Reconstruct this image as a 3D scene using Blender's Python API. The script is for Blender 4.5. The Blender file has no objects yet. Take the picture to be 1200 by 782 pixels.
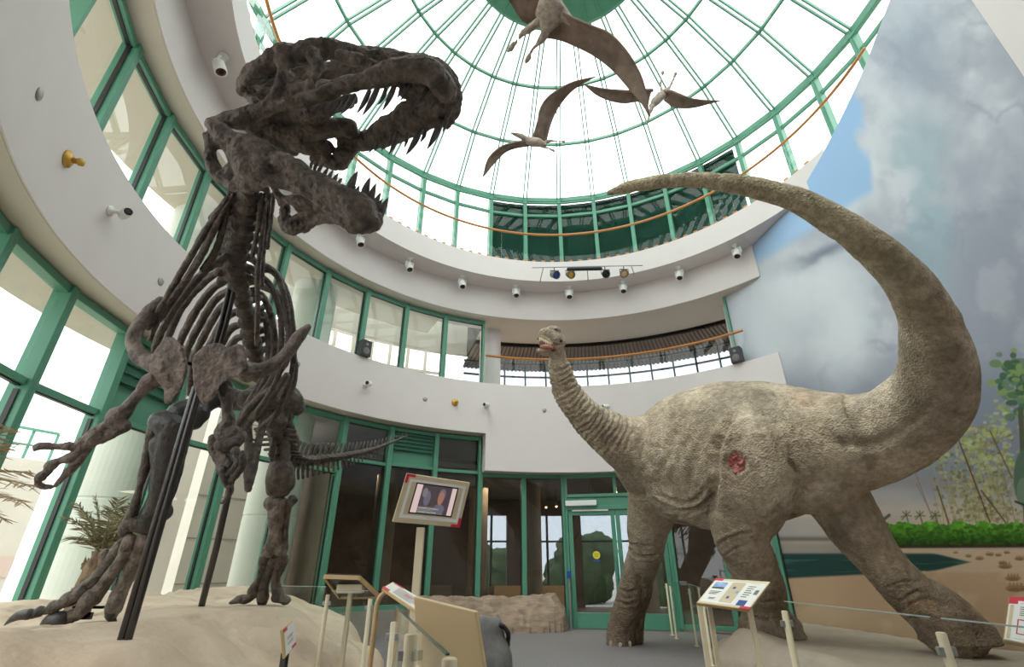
import bpy, bmesh, math, random
import numpy as np
from mathutils import Vector, Matrix
from mathutils.bvhtree import BVHTree

# ------------------------------------------------------------------ camera, sky, exposure
sc = bpy.context.scene
COL = sc.collection
F = 567.34; TH = 0.4490                      # focal length in px of the 1200 px frame, pitch up
CX, CY, CZ = -1.138, -6.0, 1.23
CT, ST = math.cos(TH), math.sin(TH)
cam_data = bpy.data.cameras.new('camera'); cam = bpy.data.objects.new('camera', cam_data); COL.objects.link(cam)
cam_data.sensor_fit = 'HORIZONTAL'; cam_data.sensor_width = 36.0; cam_data.lens = F/1200*36.0
cam_data.clip_start = 0.05; cam_data.clip_end = 400
cam.location = (CX, CY, CZ); cam.rotation_euler = (math.pi/2+TH, 0, 0)
sc.camera = cam
w = bpy.data.worlds.new('overcast_sky'); sc.world = w; w.use_nodes = True
wn = w.node_tree.nodes; wl = w.node_tree.links; wn.clear()
wo = wn.new('ShaderNodeOutputWorld'); wb = wn.new('ShaderNodeBackground'); tc = wn.new('ShaderNodeTexCoord')
sx = wn.new('ShaderNodeSeparateXYZ'); cr = wn.new('ShaderNodeValToRGB')
wl.new(tc.outputs['Generated'], sx.inputs[0]); wl.new(sx.outputs['Z'], cr.inputs[0])
cr.color_ramp.elements[0].position = 0.0; cr.color_ramp.elements[0].color = (0.86, 0.89, 0.92, 1)
cr.color_ramp.elements[1].position = 0.5; cr.color_ramp.elements[1].color = (1, 1, 1, 1)
wl.new(cr.outputs[0], wb.inputs[0]); wb.inputs[1].default_value = 1.55
wl.new(wb.outputs[0], wo.inputs[0])
sun_d = bpy.data.lights.new('hazy_sun', 'SUN'); sun_d.energy = 0.9; sun_d.angle = math.radians(25); sun_d.color = (1, 0.97, 0.93)
sun = bpy.data.objects.new('hazy_sun', sun_d); COL.objects.link(sun)
sun.rotation_euler = (math.radians(28), math.radians(-14), 0)
sc.view_settings.view_transform = 'Standard'; sc.view_settings.look = 'None'
sc.view_settings.gamma = 1; sc.view_settings.use_curve_mapping = False
sc.view_settings.exposure = 1.1

# ------------------------------------------------------------------ helpers
random.seed(7)
PI = math.pi
def P(u, v, d):
    """photo pixel and depth along the optical axis -> world point"""
    x = (u-600)*d/F; y = (391-v)*d/F
    return Vector((CX+x, CY+d*CT-y*ST, CZ+d*ST+y*CT))
def proj(a):
    a = np.asarray(a, float); q = a-np.array([CX, CY, CZ])
    z = q[..., 1]*CT+q[..., 2]*ST; y = -q[..., 1]*ST+q[..., 2]*CT
    return 600+F*q[..., 0]/z, 391-F*y/z, z
def onZ(u, v, z):
    a = P(u, v, 1)-Vector((CX, CY, CZ)); t = (z-CZ)/a.z
    return Vector((CX, CY, CZ))+a*t
def onR(u, v, R):
    a = P(u, v, 1)-Vector((CX, CY, CZ)); A = a.x*a.x+a.y*a.y; B = 2*(CX*a.x+CY*a.y); Cc = CX*CX+CY*CY-R*R
    t = (-B+math.sqrt(B*B-4*A*Cc))/(2*A); return Vector((CX, CY, CZ))+a*t
def pol(R, az, z=0.0):
    a = math.radians(az); return Vector((R*math.cos(a), R*math.sin(a), z))

# ---- numpy value noise
_rs = np.random.RandomState(3); _T = _rs.rand(4096)*2-1
def vnoise(p):
    p = np.asarray(p, float); i = np.floor(p).astype(np.int64); f = p-i; f = f*f*(3-2*f)
    def h(a, b, c): return _T[((a*73856093) ^ (b*19349663) ^ (c*83492791)) & 4095]
    x, y, z = i[:, 0], i[:, 1], i[:, 2]; fx, fy, fz = f[:, 0], f[:, 1], f[:, 2]
    def l(a, b, t): return a+(b-a)*t
    return l(l(l(h(x, y, z), h(x+1, y, z), fx), l(h(x, y+1, z), h(x+1, y+1, z), fx), fy),
             l(l(h(x, y, z+1), h(x+1, y, z+1), fx), l(h(x, y+1, z+1), h(x+1, y+1, z+1), fx), fy), fz)
def fbm(p, oct=4, lac=2.1, g=0.5):
    p = np.asarray(p, float); s = 0; a = 1; t = 0
    for k in range(oct): s = s+a*vnoise(p+k*17.3); p = p*lac; t += a; a *= g
    return s/t

# ---- materials
def new_mat(name):
    m = bpy.data.materials.new(name); m.use_nodes = True
    return m, m.node_tree.nodes, m.node_tree.links, m.node_tree.nodes['Principled BSDF']
def mat(name, c1, c2=None, scale=4.0, rough=0.7, bump=0.0, bscale=30.0, metal=0.0, spec=0.5, detail=6.0, stretch=None, c3=None, coords='Object'):
    m, n, l, b = new_mat(name)
    b.inputs['Roughness'].default_value = rough; b.inputs['Metallic'].default_value = metal
    b.inputs['Specular IOR Level'].default_value = spec
    t = n.new('ShaderNodeTexCoord'); mp = n.new('ShaderNodeMapping'); l.new(t.outputs[coords], mp.inputs[0])
    if stretch: mp.inputs['Scale'].default_value = stretch
    if c2 is None: c2 = tuple(x*0.93 for x in c1)
    nz = n.new('ShaderNodeTexNoise'); nz.inputs['Scale'].default_value = scale; nz.inputs['Detail'].default_value = detail
    nz.inputs['Roughness'].default_value = 0.6; l.new(mp.outputs[0], nz.inputs['Vector'])
    r = n.new('ShaderNodeValToRGB'); e = r.color_ramp.elements
    e[0].position = 0.3; e[0].color = (*c2, 1); e[1].position = 0.7; e[1].color = (*c1, 1)
    if c3: x = e.new(0.5); x.color = (*c3, 1)
    l.new(nz.outputs[0], r.inputs[0]); l.new(r.outputs[0], b.inputs['Base Color'])
    if bump:
        nb = n.new('ShaderNodeTexNoise'); nb.inputs['Scale'].default_value = bscale; nb.inputs['Detail'].default_value = 8
        l.new(mp.outputs[0], nb.inputs['Vector'])
        bp = n.new('ShaderNodeBump'); bp.inputs['Strength'].default_value = bump; bp.inputs['Distance'].default_value = 0.02
        l.new(nb.outputs[0], bp.inputs['Height']); l.new(bp.outputs[0], b.inputs['Normal'])
    return m
def glass_mat(name, tint, refl=1.0, ior=1.45):
    m, n, l, b = new_mat(name); n.remove(b); o = n['Material Output']
    tr = n.new('ShaderNodeBsdfTransparent'); tr.inputs[0].default_value = (*tint, 1)
    g = n.new('ShaderNodeBsdfGlossy'); g.inputs['Roughness'].default_value = 0.01; g.inputs['Color'].default_value = (refl, refl, refl, 1)
    f = n.new('ShaderNodeFresnel'); f.inputs[0].default_value = ior; mx = n.new('ShaderNodeMixShader')
    ge = n.new('ShaderNodeNewGeometry'); mu_ = n.new('ShaderNodeMath'); mu_.operation = 'SUBTRACT'; mu_.use_clamp = True
    l.new(f.outputs[0], mu_.inputs[0]); l.new(ge.outputs['Backfacing'], mu_.inputs[1]); l.new(mu_.outputs[0], mx.inputs[0]); l.new(tr.outputs[0], mx.inputs[1]); l.new(g.outputs[0], mx.inputs[2]); l.new(mx.outputs[0], o.inputs[0])
    return m
def emit(name, c, s):
    m, n, l, b = new_mat(name); b.inputs['Base Color'].default_value = (0, 0, 0, 1)
    b.inputs['Emission Color'].default_value = (*c, 1); b.inputs['Emission Strength'].default_value = s; return m

M = {}
M['wall'] = mat('painted_plaster', (.67, .615, .605), (.65, .595, .585), 2, .85, .05, 60)
M['soffit'] = mat('warm_soffit_paint', (.58, .53, .455), (.56, .51, .435), 2, .85, .03, 60)
M['green'] = mat('green_frame_paint', (.09, .275, .185), (.08, .25, .165), 3, .45)
M['dgreen'] = mat('dark_green_panel', (.012, .045, .034), (.009, .034, .026), 1.2, .85, spec=.1)
M['louvre'] = mat('green_louvre', (.035, .15, .10), (.03, .125, .085), 3, .5)
M['glass'] = glass_mat('clear_glass', (.93, .97, .95))
M['tint'] = glass_mat('grey_tinted_glass', (.62, .64, .68), 1, 1.5)
M['bronze'] = glass_mat('smoky_glass', (.76, .78, .76), 1, 1.6)
M['rail_glass'] = glass_mat('railing_glass', (.965, .99, .98), 1, 1.45)
M['ledge'] = mat('pale_glass_edge', (.45, .52, .50), (.4, .48, .46), 3, .2)
M['gedge'] = mat('glass_edge', (.02, .10, .09), (.02, .08, .07), 3, .2)
M['wood'] = mat('varnished_handrail', (.50, .20, .045), (.42, .16, .035), 6, .35, stretch=(1, 1, 1))
M['carpet'] = mat('grey_carpet', (.27, .25, .25), (.10, .092, .095), 55, .95, .3, 120)
M['sand'] = mat('sand_coloured_rock', (.66, .53, .41), (.52, .39, .285), 2.2, .9, .7, 12, c3=(.60, .475, .36))
M['sand2'] = mat('grey_brown_sand_rock', (.40, .325, .265), (.32, .255, .205), 1.6, .9, .4, 9)
M['rockwall'] = mat('brown_strata_rock', (.40, .30, .22), (.20, .14, .10), 3.0, .9, .6, 10, stretch=(1, 1, 4))
M['drock'] = mat('dark_grey_stone', (.21, .20, .195), (.09, .088, .085), 6, .7, .5, 20)
M['stone'] = mat('pale_stone_cladding', (.56, .51, .45), (.50, .46, .40), 1.2, .85)
M['stoneg'] = mat('pale_concrete_column', (.60, .60, .53), (.53, .54, .48), 1.4, .8)
M['pink'] = mat('pink_stone_band', (.55, .42, .37), (.5, .38, .34), 2, .85)
M['concrete'] = mat('grey_concrete', (.32, .29, .25), (.27, .245, .215), 3, .85, .2, 30)
M['white'] = mat('white_fixture', (.78, .78, .76), (.75, .75, .73), 5, .4)
M['black'] = mat('black_plastic', (.018, .018, .018), (.012, .012, .012), 5, .45)
M['lens'] = mat('dark_red_lens', (.06, .008, .006), (.02, .004, .003), 9, .15)
M['brass'] = mat('brass_yellow', (.62, .37, .07), (.55, .32, .05), 9, .35, metal=.3)
M['grey'] = mat('grey_metal', (.35, .35, .34), (.3, .3, .29), 9, .4, metal=.4)
M['cream'] = mat('cream_powder_coat', (.70, .61, .43), (.67, .58, .40), 5, .45)
M['tan'] = mat('tan_back_panel', (.71, .54, .30), (.68, .51, .28), 4, .5)
M['oak'] = mat('pale_wood_edge', (.58, .40, .20), (.50, .33, .15), 8, .5)
M['paper'] = mat('printed_white_panel', (.80, .78, .74), (.77, .75, .71), 8, .4)
M['red'] = mat('red_print', (.60, .025, .05), (.55, .02, .045), 8, .45)
M['blue'] = mat('blue_print', (.06, .18, .55), (.45, .55, .75), 14, .45)
M['bluepl'] = mat('blue_plastic', (.02, .07, .30), (.02, .06, .25), 14, .45)
M['sepia'] = mat('sepia_print', (.62, .52, .36), (.55, .45, .30), 8, .45)
M['ink'] = mat('grey_ink', (.25, .25, .25), (.12, .12, .12), 30, .5)
M['yellow'] = mat('yellow_sticker', (.75, .68, .03), (.7, .62, .03), 8, .5)
M['steel'] = mat('dark_steel_post', (.020, .019, .020), (.014, .013, .014), 8, .25, metal=.0, spec=.8)
M['chrome'] = mat('chrome', (.6, .6, .6), (.55, .55, .55), 8, .2, metal=1)
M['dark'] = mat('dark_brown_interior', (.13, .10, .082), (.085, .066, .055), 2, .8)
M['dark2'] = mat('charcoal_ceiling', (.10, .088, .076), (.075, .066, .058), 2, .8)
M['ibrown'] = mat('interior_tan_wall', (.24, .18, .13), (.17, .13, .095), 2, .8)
M['bone'] = mat('dark_fossil_bone', (.15, .115, .09), (.026, .02, .018), 12, .52, 1.0, 32, c3=(.078, .060, .049), detail=9)
M['boneL'] = mat('grey_brown_fossil_bone', (.27, .22, .183), (.045, .037, .032), 13, .55, 1.0, 34, c3=(.15, .118, .097), detail=9)
M['boneB'] = mat('black_fossil_bone', (.045, .042, .042), (.012, .012, .013), 9, .4, .6, 25, detail=9)
M['tooth'] = mat('dark_fossil_tooth', (.17, .15, .14), (.06, .052, .052), 20, .35, .3, 40)
M['claw'] = mat('dark_claw', (.07, .06, .058), (.03, .026, .026), 12, .4, .4, 30)
M['wing'] = mat('brown_wing_skin', (.24, .165, .12), (.10, .066, .048), 5, .75, .4, 25, detail=9)
M['fur'] = mat('pale_mottled_skin', (.50, .43, .36), (.24, .19, .155), 16, .85, .6, 40)
M['leaf'] = mat('dry_palm_leaf', (.26, .23, .12), (.15, .14, .07), 5, .7)
M['straw'] = mat('straw_palm_leaf', (.42, .31, .17), (.27, .18, .09), 5, .7)
M['trunk'] = mat('fibrous_palm_trunk', (.30, .21, .13), (.12, .08, .05), 14, .9, .8, 30)
M['hedge'] = mat('dark_foliage', (.07, .12, .035), (.02, .045, .012), 3, .8, .5, 12)
M['lampw'] = emit('warm_lamp', (1, .62, .25), 5)
M['screen'] = None

# ---- mesh builders
def put(name, me, m, parent=None, smooth=False):
    o = bpy.data.objects.new(name, me); COL.objects.link(o)
    if m is not None: me.materials.append(m)
    if smooth: me.polygons.foreach_set('use_smooth', [True]*len(me.polygons))
    if parent is not None: o.parent = parent; o.matrix_parent_inverse = Matrix.Translation(-Vector(parent.location)) if tuple(parent.rotation_euler) == (0, 0, 0) else parent.matrix_basis.inverted()
    return o
class B:
    def __init__(s): s.v = []; s.f = []
    def add(s, vs, fs):
        k = len(s.v); s.v += [tuple(x) for x in vs]; s.f += [tuple(i+k for i in f) for f in fs]; return s
    def box(s, c, size, rz=0, M3=None):
        R = M3 if M3 is not None else Matrix.Rotation(rz, 3, 'Z'); c = Vector(c); h = [x/2 for x in size]
        vs = [c+R@Vector((x*h[0], y*h[1], z*h[2])) for z in (-1, 1) for y in (-1, 1) for x in (-1, 1)]
        return s.add(vs, [(0, 2, 3, 1), (4, 5, 7, 6), (0, 1, 5, 4), (1, 3, 7, 5), (3, 2, 6, 7), (2, 0, 4, 6)])
    def beam(s, a, b, w, h, up=(0, 0, 1)):
        a = Vector(a); b = Vector(b); t = (b-a); L = t.length; t.normalize(); u = Vector(up)
        x = t.cross(u)
        if x.length < 1e-4: x = t.cross(Vector((0, 1, 0)))
        x.normalize(); y = x.cross(t)
        return s.box((a+b)/2, (w, L, h), M3=Matrix((x, t, y)).transposed())
    def tube(s, pts, rad, n=10, caps=True, closed=False):
        pts = [Vector(p) for p in pts]; N = len(pts)
        if not hasattr(rad, '__len__'): rad = [rad]*N
        T = []
        for i in range(N):
            a = pts[(i-1) % N] if closed else pts[max(i-1, 0)]; b = pts[(i+1) % N] if closed else pts[min(i+1, N-1)]
            t = b-a; t = t.normalized() if t.length > 1e-9 else Vector((0, 0, 1)); T.append(t)
        x = T[0].orthogonal().normalized(); rings = []; vs = []; 
        if caps and not closed:      # rounded ends
            def capring(p, t, r, k): return (p+t*r*math.sin(k), r*math.cos(k))
            P2 = [capring(pts[0], -T[0], rad[0], k) for k in (1.35, .9, .45)]+list(zip(pts, rad))+[capring(pts[-1], T[-1], rad[-1], k) for k in (.45, .9, 1.35)]
            T = [T[0]]*3+T+[T[-1]]*3
        else: P2 = list(zip(pts, rad))
        for (p, r), t in zip(P2, T):
            x = (x-t*x.dot(t))
            x = x.normalized() if x.length > 1e-6 else t.orthogonal().normalized()
            y = t.cross(x)
            for k in range(n):
                a = 2*PI*k/n; vs.append(p+x*r*math.cos(a)+y*r*math.sin(a))
        m = len(P2); fs = []
        for i in range(m if closed else m-1):
            j = (i+1) % m
            for k in range(n): fs.append((i*n+k, i*n+(k+1) % n, j*n+(k+1) % n, j*n+k))
        if not closed: fs += [tuple(range(n))[::-1], tuple((m-1)*n+k for k in range(n))]
        return s.add(vs, fs)
    def rev(s, prof, a0, a1, n, c=(0, 0)):
        """closed (R,z) profile swept about the vertical axis"""
        full = abs(a1-a0) >= 359.9; k = len(prof); vs = []; fs = []
        m = n if full else n+1
        for i in range(m):
            a = math.radians(a0+(a1-a0)*i/n)
            for R, z in prof: vs.append((c[0]+R*math.cos(a), c[1]+R*math.sin(a), z))
        for i in range(n):
            j = (i+1) % m
            for q in range(k): fs.append((i*k+q, j*k+q, j*k+(q+1) % k, i*k+(q+1) % k))
        if not full: fs += [tuple(range(k)), tuple(n*k+q for q in range(k))[::-1]]
        return s.add(vs, fs)
    def prism(s, poly, off):
        """planar-ish polygon (3D points) extruded by a vector"""
        n = len(poly); a = [Vector(p) for p in poly]; o = Vector(off)
        return s.add(a+[p+o for p in a], [tuple(range(n))[::-1], tuple(range(n, 2*n))]+[(i, (i+1) % n, n+(i+1) % n, n+i) for i in range(n)])
    def lathe(s, c, axis, prof, n=16):
        """prof: (distance along axis, radius)"""
        c = Vector(c); t = Vector(axis).normalized(); x = t.orthogonal().normalized(); y = t.cross(x); vs = []; fs = []
        for h, r in prof:
            for k in range(n):
                a = 2*PI*k/n; vs.append(c+t*h+x*r*math.cos(a)+y*r*math.sin(a))
        m = len(prof)
        for i in range(m-1):
            for k in range(n): fs.append((i*n+k, i*n+(k+1) % n, (i+1)*n+(k+1) % n, (i+1)*n+k))
        fs += [tuple(range(n))[::-1], tuple((m-1)*n+k for k in range(n))]
        return s.add(vs, fs)
    def mesh(s, name='m'):
        me = bpy.data.meshes.new(name); me.from_pydata(s.v, [], s.f); me.update()
        bm = bmesh.new(); bm.from_mesh(me); bmesh.ops.recalc_face_normals(bm, faces=bm.faces); bm.to_mesh(me); bm.free(); return me
    def put(s, name, m, parent=None, smooth=False, bevel=0):
        o = put(name, s.mesh(name), m, parent, smooth)
        if bevel:
            b = o.modifiers.new('bevel', 'BEVEL'); b.width = bevel; b.segments = 2; b.limit_method = 'ANGLE'
        return o
def thing(name, label, cat, loc=(0, 0, 0), group=None):
    o = bpy.data.objects.new(name, None); COL.objects.link(o); o.location = loc; o.empty_display_size = .1
    return tag(o, label, cat, group)
def tag(o, label, cat, group=None):
    o['label'] = label; o['category'] = cat
    if group: o['group'] = group
    return o
def struct(o): o['kind'] = 'structure'; return o
def cat_rom(ps, k=5):
    """Catmull-Rom through tuples of any length"""
    ps = [np.array(p, float) for p in ps]
    if len(ps) < 3: return [ps[0]+(ps[1]-ps[0])*i/k for i in range(k+1)]
    q = [2*ps[0]-ps[1]]+ps+[2*ps[-1]-ps[-2]]; out = []
    for i in range(1, len(q)-2):
        a, b, c, d = q[i-1:i+3]
        for j in range(k):
            t = j/k; out.append(.5*((2*b)+(c-a)*t+(2*a-5*b+4*c-d)*t*t+(3*b-a-3*c+d)*t**3))
    out.append(ps[-1]); return out
def stroke(b, pts, n=12, k=5):
    """pts: (u, v, depth, radius px); adds a tapered tube at true size"""
    w_ = cat_rom([(*P(u, v, d), max(r*d/F, .0015)) for u, v, d, r in pts], k)
    b.tube([p[:3] for p in w_], [max(p[3], .0015) for p in w_], n); return b
def plate(b, poly, t):
    """poly (u,v,depth) outline of a slab with real thickness t, given as a clean subdivided prism"""
    c = Vector((CX, CY, CZ)); pts = [P(*p) for p in poly]
    cen = sum(pts, Vector())/len(pts); off = (cen-c).normalized()*t
    bm = bmesh.new(); vs = [bm.verts.new(p-off/2) for p in pts]; f = bm.faces.new(vs)
    r = bmesh.ops.triangulate(bm, faces=[f]); bm.verts.index_update()
    n = len(pts); fa = [tuple(v.index for v in g.verts) for g in bm.faces]; bm.free()
    vv = [p-off/2 for p in pts]+[p+off/2 for p in pts]
    b.add(vv, fa+[tuple(i+n for i in g[::-1]) for g in fa]+[(i, (i+1) % n, n+(i+1) % n, n+i) for i in range(n)])
    return b
def sm_(x, a, b): t = np.clip((x-a)/(b-a), 0, 1); return t*t*(3-2*t)
def remesh(b, voxel, amp=0.0, scale=10.0, smooth=2, extra=None, name='m', ridge=0.0):
    me = b.mesh('tmp'); o = bpy.data.objects.new('tmp', me); COL.objects.link(o)
    md = o.modifiers.new('r', 'REMESH'); md.mode = 'VOXEL'; md.voxel_size = voxel; md.adaptivity = 0
    if smooth: s = o.modifiers.new('s', 'SMOOTH'); s.factor = .5; s.iterations = smooth
    dg = bpy.context.evaluated_depsgraph_get(); r = bpy.data.meshes.new_from_object(o.evaluated_get(dg))
    bpy.data.objects.remove(o); bpy.data.meshes.remove(me); r.name = name
    n = len(r.vertices); co = np.empty(n*3); r.vertices.foreach_get('co', co); co = co.reshape(-1, 3)
    nr = np.empty(n*3); r.vertex_normals.foreach_get('vector', nr); nr = nr.reshape(-1, 3)
    d = np.zeros(n)
    if amp: d = d+amp*(fbm(co*scale, 4)+.6*(np.abs(fbm(co*scale*.6+9, 3))*2-.5)*-1)+ridge*(sm_(np.abs(fbm(co*22+5, 3)), 0, .12)-1)
    if extra: d = d+extra(co, nr)
    co = co+nr*d[:, None]; r.vertices.foreach_set('co', co.ravel()); r.update()
    r.polygons.foreach_set('use_smooth', [True]*len(r.polygons))
    return r
def cast(o, u, v):
    dg = bpy.context.evaluated_depsgraph_get(); c = Vector((CX, CY, CZ)); d = (P(u, v, 1)-c).normalized()
    mi = o.matrix_world.inverted(); bv = BVHTree.FromPolygons([x.co[:] for x in o.data.vertices], [p.vertices[:] for p in o.data.polygons])
    h = bv.ray_cast(c-o_off(o), d); return h[0]+o_off(o), h[1]
def o_off(o):
    return Vector(o.parent.location)+o.matrix_parent_inverse.translation if o.parent else Vector(o.location)
def kid(name, b, m, parent, smooth=False, bevel=0):
    """part in the local frame of its thing"""
    o = b.put(name, m, None, smooth, bevel); o.parent = parent; return o
def dup(root, loc=None, rot=None, label=None):
    r = root.copy(); COL.objects.link(r)
    if loc is not None: r.location = loc
    if rot is not None: r.rotation_euler = rot
    if label: r['label'] = label
    for ch in list(root.children):
        c = ch.copy(); COL.objects.link(c); c.parent = r
        for g in list(ch.children):
            d = g.copy(); COL.objects.link(d); d.parent = c
    return r

# ================================================================== SETTING
A0, A1 = 38.5, 236                    # azimuth range of the curved wall
# floors
b = B(); b.rev([(0.0, 0), (6.6, 0), (6.6, -.1), (0.0, -.1)], 0, 360, 96); fl = struct(b.put('floor', M['carpet']))
b = B(); b.rev([(6.6, -.001), (13, -.001), (13, -.1), (6.6, -.1)], 20, 138, 60); struct(b.put('floor_inner_hall', M['ibrown']))
b = B(); b.box((0, 30, -.4), (160, 160, .3)); struct(b.put('ground_outside', M['stone']))
# lower balcony band
b = B(); b.rev([(6, 4.175), (6, 5.47), (6.16, 5.47), (6.16, 5.2), (9.6, 5.2), (9.6, 4.19), (6.3, 4.19)], 107.2, 140, 40); struct(b.put('wall_lower_balcony', M['wall']))
b = B(); b.rev([(6, 4.175), (6, 5.47), (6.16, 5.47), (6.16, 5.2), (6.62, 5.2), (6.62, 4.19), (6.3, 4.19)], 140, A1, 96); struct(b.put('wall_lower_balcony_left', M['wall']))
b = B(); b.rev([(6, 3.285), (6, 5.47), (6.16, 5.47), (6.16, 5.2), (9.6, 5.2), (9.6, 4.19), (6.5, 4.19), (6.5, 3.285)], A0, 107.2, 72); struct(b.put('wall_lower_balcony_deep', M['wall']))
# soffit skins
b = B(); b.rev([(6.02, 4.172), (6.6, 4.172), (6.6, 4.186), (6.02, 4.186)], 107.5, A1, 120); struct(b.put('ceiling_under_lower_balcony', M['soffit']))
# upper bands
b = B(); b.rev([(6, 7.425), (6, 8.31), (5.39, 8.31), (5.39, 8.95), (5.47, 8.95), (5.47, 8.85), (6.9, 8.85), (6.9, 7.44), (6.3, 7.44)], A0-.3, A1, 150); struct(b.put('wall_upper_balcony', M['wall']))
b = B(); b.rev([(5.39, 8.31), (5.39, 8.95), (5.47, 8.95), (5.47, 8.85), (6.9, 8.85), (6.9, 8.31)], 14, A0-.2, 20); struct(b.put('wall_upper_balcony_right', M['wall']))
b = B(); b.rev([(6.02, 7.42), (7.6, 7.42), (7.6, 7.438), (6.02, 7.438)], A0-.3, 107, 60); b.rev([(6.02, 7.42), (6.6, 7.42), (6.6, 7.438), (6.02, 7.438)], 107, A1, 110)
struct(b.put('ceiling_under_upper_balcony', M['soffit']))
b = B(); b.rev([(6.9, 7.44), (6.9, 8.85), (8.98, 8.85), (8.98, 7.44)], 30, 107, 40); struct(b.put('ceiling_upper_slab', M['dark2']))

b = B(); b.rev([(6.45, 7.425), (7.75, 7.425), (7.75, 7.9), (6.45, 7.9)], 118, 236, 90); struct(b.put('ceiling_outer_eave_upper', M['soffit']))
b = B(); b.rev([(6.45, 4.168), (7.2, 4.168), (7.2, 4.6), (6.45, 4.6)], 138.5, 236, 90); struct(b.put('ceiling_outer_eave_lower', M['soffit']))
# ---------------- ground and second floor windows
nwin = 0
def window(name_n, a0, a1, z0, z1, R=6.4, transom=None, louvre=False, gl='glass', mw=.11):
    """one bay: pane, two half mullions, head, sill, optional transom; children of an Empty"""
    t = thing('window_%d' % name_n, 'x', 'x', pol(R, (a0+a1)/2, z0)); del t['label']; del t['category']; struct(t)
    p0, p1 = pol(R, a0), pol(R, a1); ph = math.degrees((mw/2)/R); fr = B()
    rad = lambda a: pol(1, a)
    for a in (a0+ph*.5, a1-ph*.5):
        c = pol(R-.01, a, (z0+z1)/2); fr.box(c, (.20, mw*.5, z1-z0), math.radians(a))
    am = (a0+a1)/2; cw = 2*R*math.sin(math.radians((a1-a0)/2)); Rm = R*math.cos(math.radians((a1-a0)/2))
    for z in (z1-.05, z0+.04): fr.box(pol(Rm-.005, am, z), (.14, cw, .09), math.radians(am))
    if transom: fr.box(pol(Rm, am, transom), (.12, cw, .07), math.radians(am))
    fo = fr.put('window_frame', M['green'], t, bevel=.006)
    zt = transom if transom else z1
    g = B(); g.box(pol(Rm+.02, am, (z0+zt)/2), (.012, cw-.02, zt-z0-.06), math.radians(am)); g.put('pane', M[gl], t)
    if transom and not louvre:
        g = B(); g.box(pol(Rm+.02, am, (z1+transom)/2), (.012, cw-.02, z1-transom-.06), math.radians(am)); g.put('pane', M[gl], t)
    if louvre:
        L = B(); L.box(pol(Rm+.03, am, (z1+transom)/2), (.02, cw-.02, z1-transom-.06), math.radians(am)); L.put('panel', M['green'], t)
        L = B(); h = z1-transom; zl = transom+h*.38
        L.box(pol(Rm-.01, am, (zl+z1-.1)/2), (.03, cw-.16, (z1-.1-zl)), math.radians(am))
        for k in range(5):
            z = zl+.03+k*(z1-.14-zl)/4.4
            L.box(pol(Rm-.045, am, z), (.05, cw-.18, .022), math.radians(am))
        L.put('louvre', M['louvre'], t)
    # dark gasket line around the pane
    gk = B()
    for z in (z0+.09, zt-(.10 if not transom else .045)): gk.box(pol(Rm+.005, am, z), (.05, cw-.11, .012), math.radians(am))
    for s in (a0+ph*1.25, a1-ph*1.25): gk.box(pol(R-.015, s, (z0+zt)/2), (.05, .012, zt-z0-.18), math.radians(s))
    gk.put('gasket', M['black'], t)
    return t
n = 1
for k in range(10):                    # second floor, left of the open balcony
    a = 107.4+10*k
    window(n, a, a+10.0, 5.2, 7.40, 6.41); n += 1
GZ = 4.10
for a0, a1, tr, lv in [(107.5, 117.7, 3.28, False), (117.7, 127.9, 3.30, True), (127.9, 138.1, 3.28, False)]:
    window(n, a0, a1, .45, GZ+.05, 6.4, tr, lv, 'bronze'); n += 1
for a0, a1, tr, lv in [(138.1, 148.7, 3.0, False), (148.7, 159.3, 3.0, False), (159.3, 180.4, 2.98, False), (180.4, 190.6, 2.98, False), (190.6, 200.8, 2.98, False), (200.8, 211, 2.98, False), (211, 221, 2.98, False)]:
    if a0 == 159.3:
        window(n, 159.3, 169.8, .5, GZ+.05, 6.4, 2.98, False); n += 1
        window(n, 169.8, 180.4, .5, GZ+.05, 6.4, 2.98, True); n += 1
    else:
        window(n, a0, a1, .5, GZ+.05, 6.4, tr, lv); n += 1
for a0, a1 in [(97.75, 107.5), (88.9, 97.75)]:
    window(n, a0, a1, .1, 3.285, 6.4, None, False, 'bronze'); n += 1
window(n, 38.8, 48.2, .05, 3.285, 6.4, 2.55, False, 'bronze'); n += 1
window(n, 48.2, 57.5, .05, 3.285, 6.4, 2.55, False, 'bronze'); n += 1
window(n, 57.5, 67.4, .05, 3.285, 6.4, 2.55, False, 'bronze'); n += 1
# low plinth below the windows
b = B(); b.rev([(6.28, 0), (6.52, 0), (6.52, .45), (6.28, .45)], 117, 138, 20); struct(b.put('wall_plinth_concrete', M['concrete']))
b = B(); b.rev([(6.3, 0), (6.52, 0), (6.52, .5), (6.3, .5)], 138, 222, 60); struct(b.put('wall_plinth_left', M['sand']))

# ---------------- entrance doors (az 88 .. 67.4)
def bay(name, a0, a1):
    t = thing(name, 'x', 'x', pol(6.4, (a0+a1)/2)); del t['label']; del t['category']; return struct(t)
d1 = bay('door_1', 67.4, 88.9)
pa, pb = pol(6.4, 88.9), pol(6.4, 67.4); dv = (pb-pa); Wd = dv.length; dx = dv/Wd; yaw = math.atan2(dx.y, dx.x); nrm = Vector((dx.y, -dx.x, 0))
def D(s, z, off=0): return pa+dx*s+Vector((0, 0, z))+nrm*off
b = B()
for s in (.04, Wd-.04): b.box(D(s, 1.64), (.09, .14, 3.285), yaw)
b.box(D(Wd/2, 2.50), (Wd, .14, .09), yaw); b.box(D(Wd/2, 2.78), (Wd, .12, .07), yaw); b.box(D(Wd/2, 3.24), (Wd, .14, .09), yaw); b.box(D(Wd*.52, 3.0), (.07, .1, .45), yaw)
b.box(D(Wd/2, 2.62), (Wd, .05, .22), yaw)
b.put('door_frame', M['green'], d1, bevel=.006)
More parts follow.
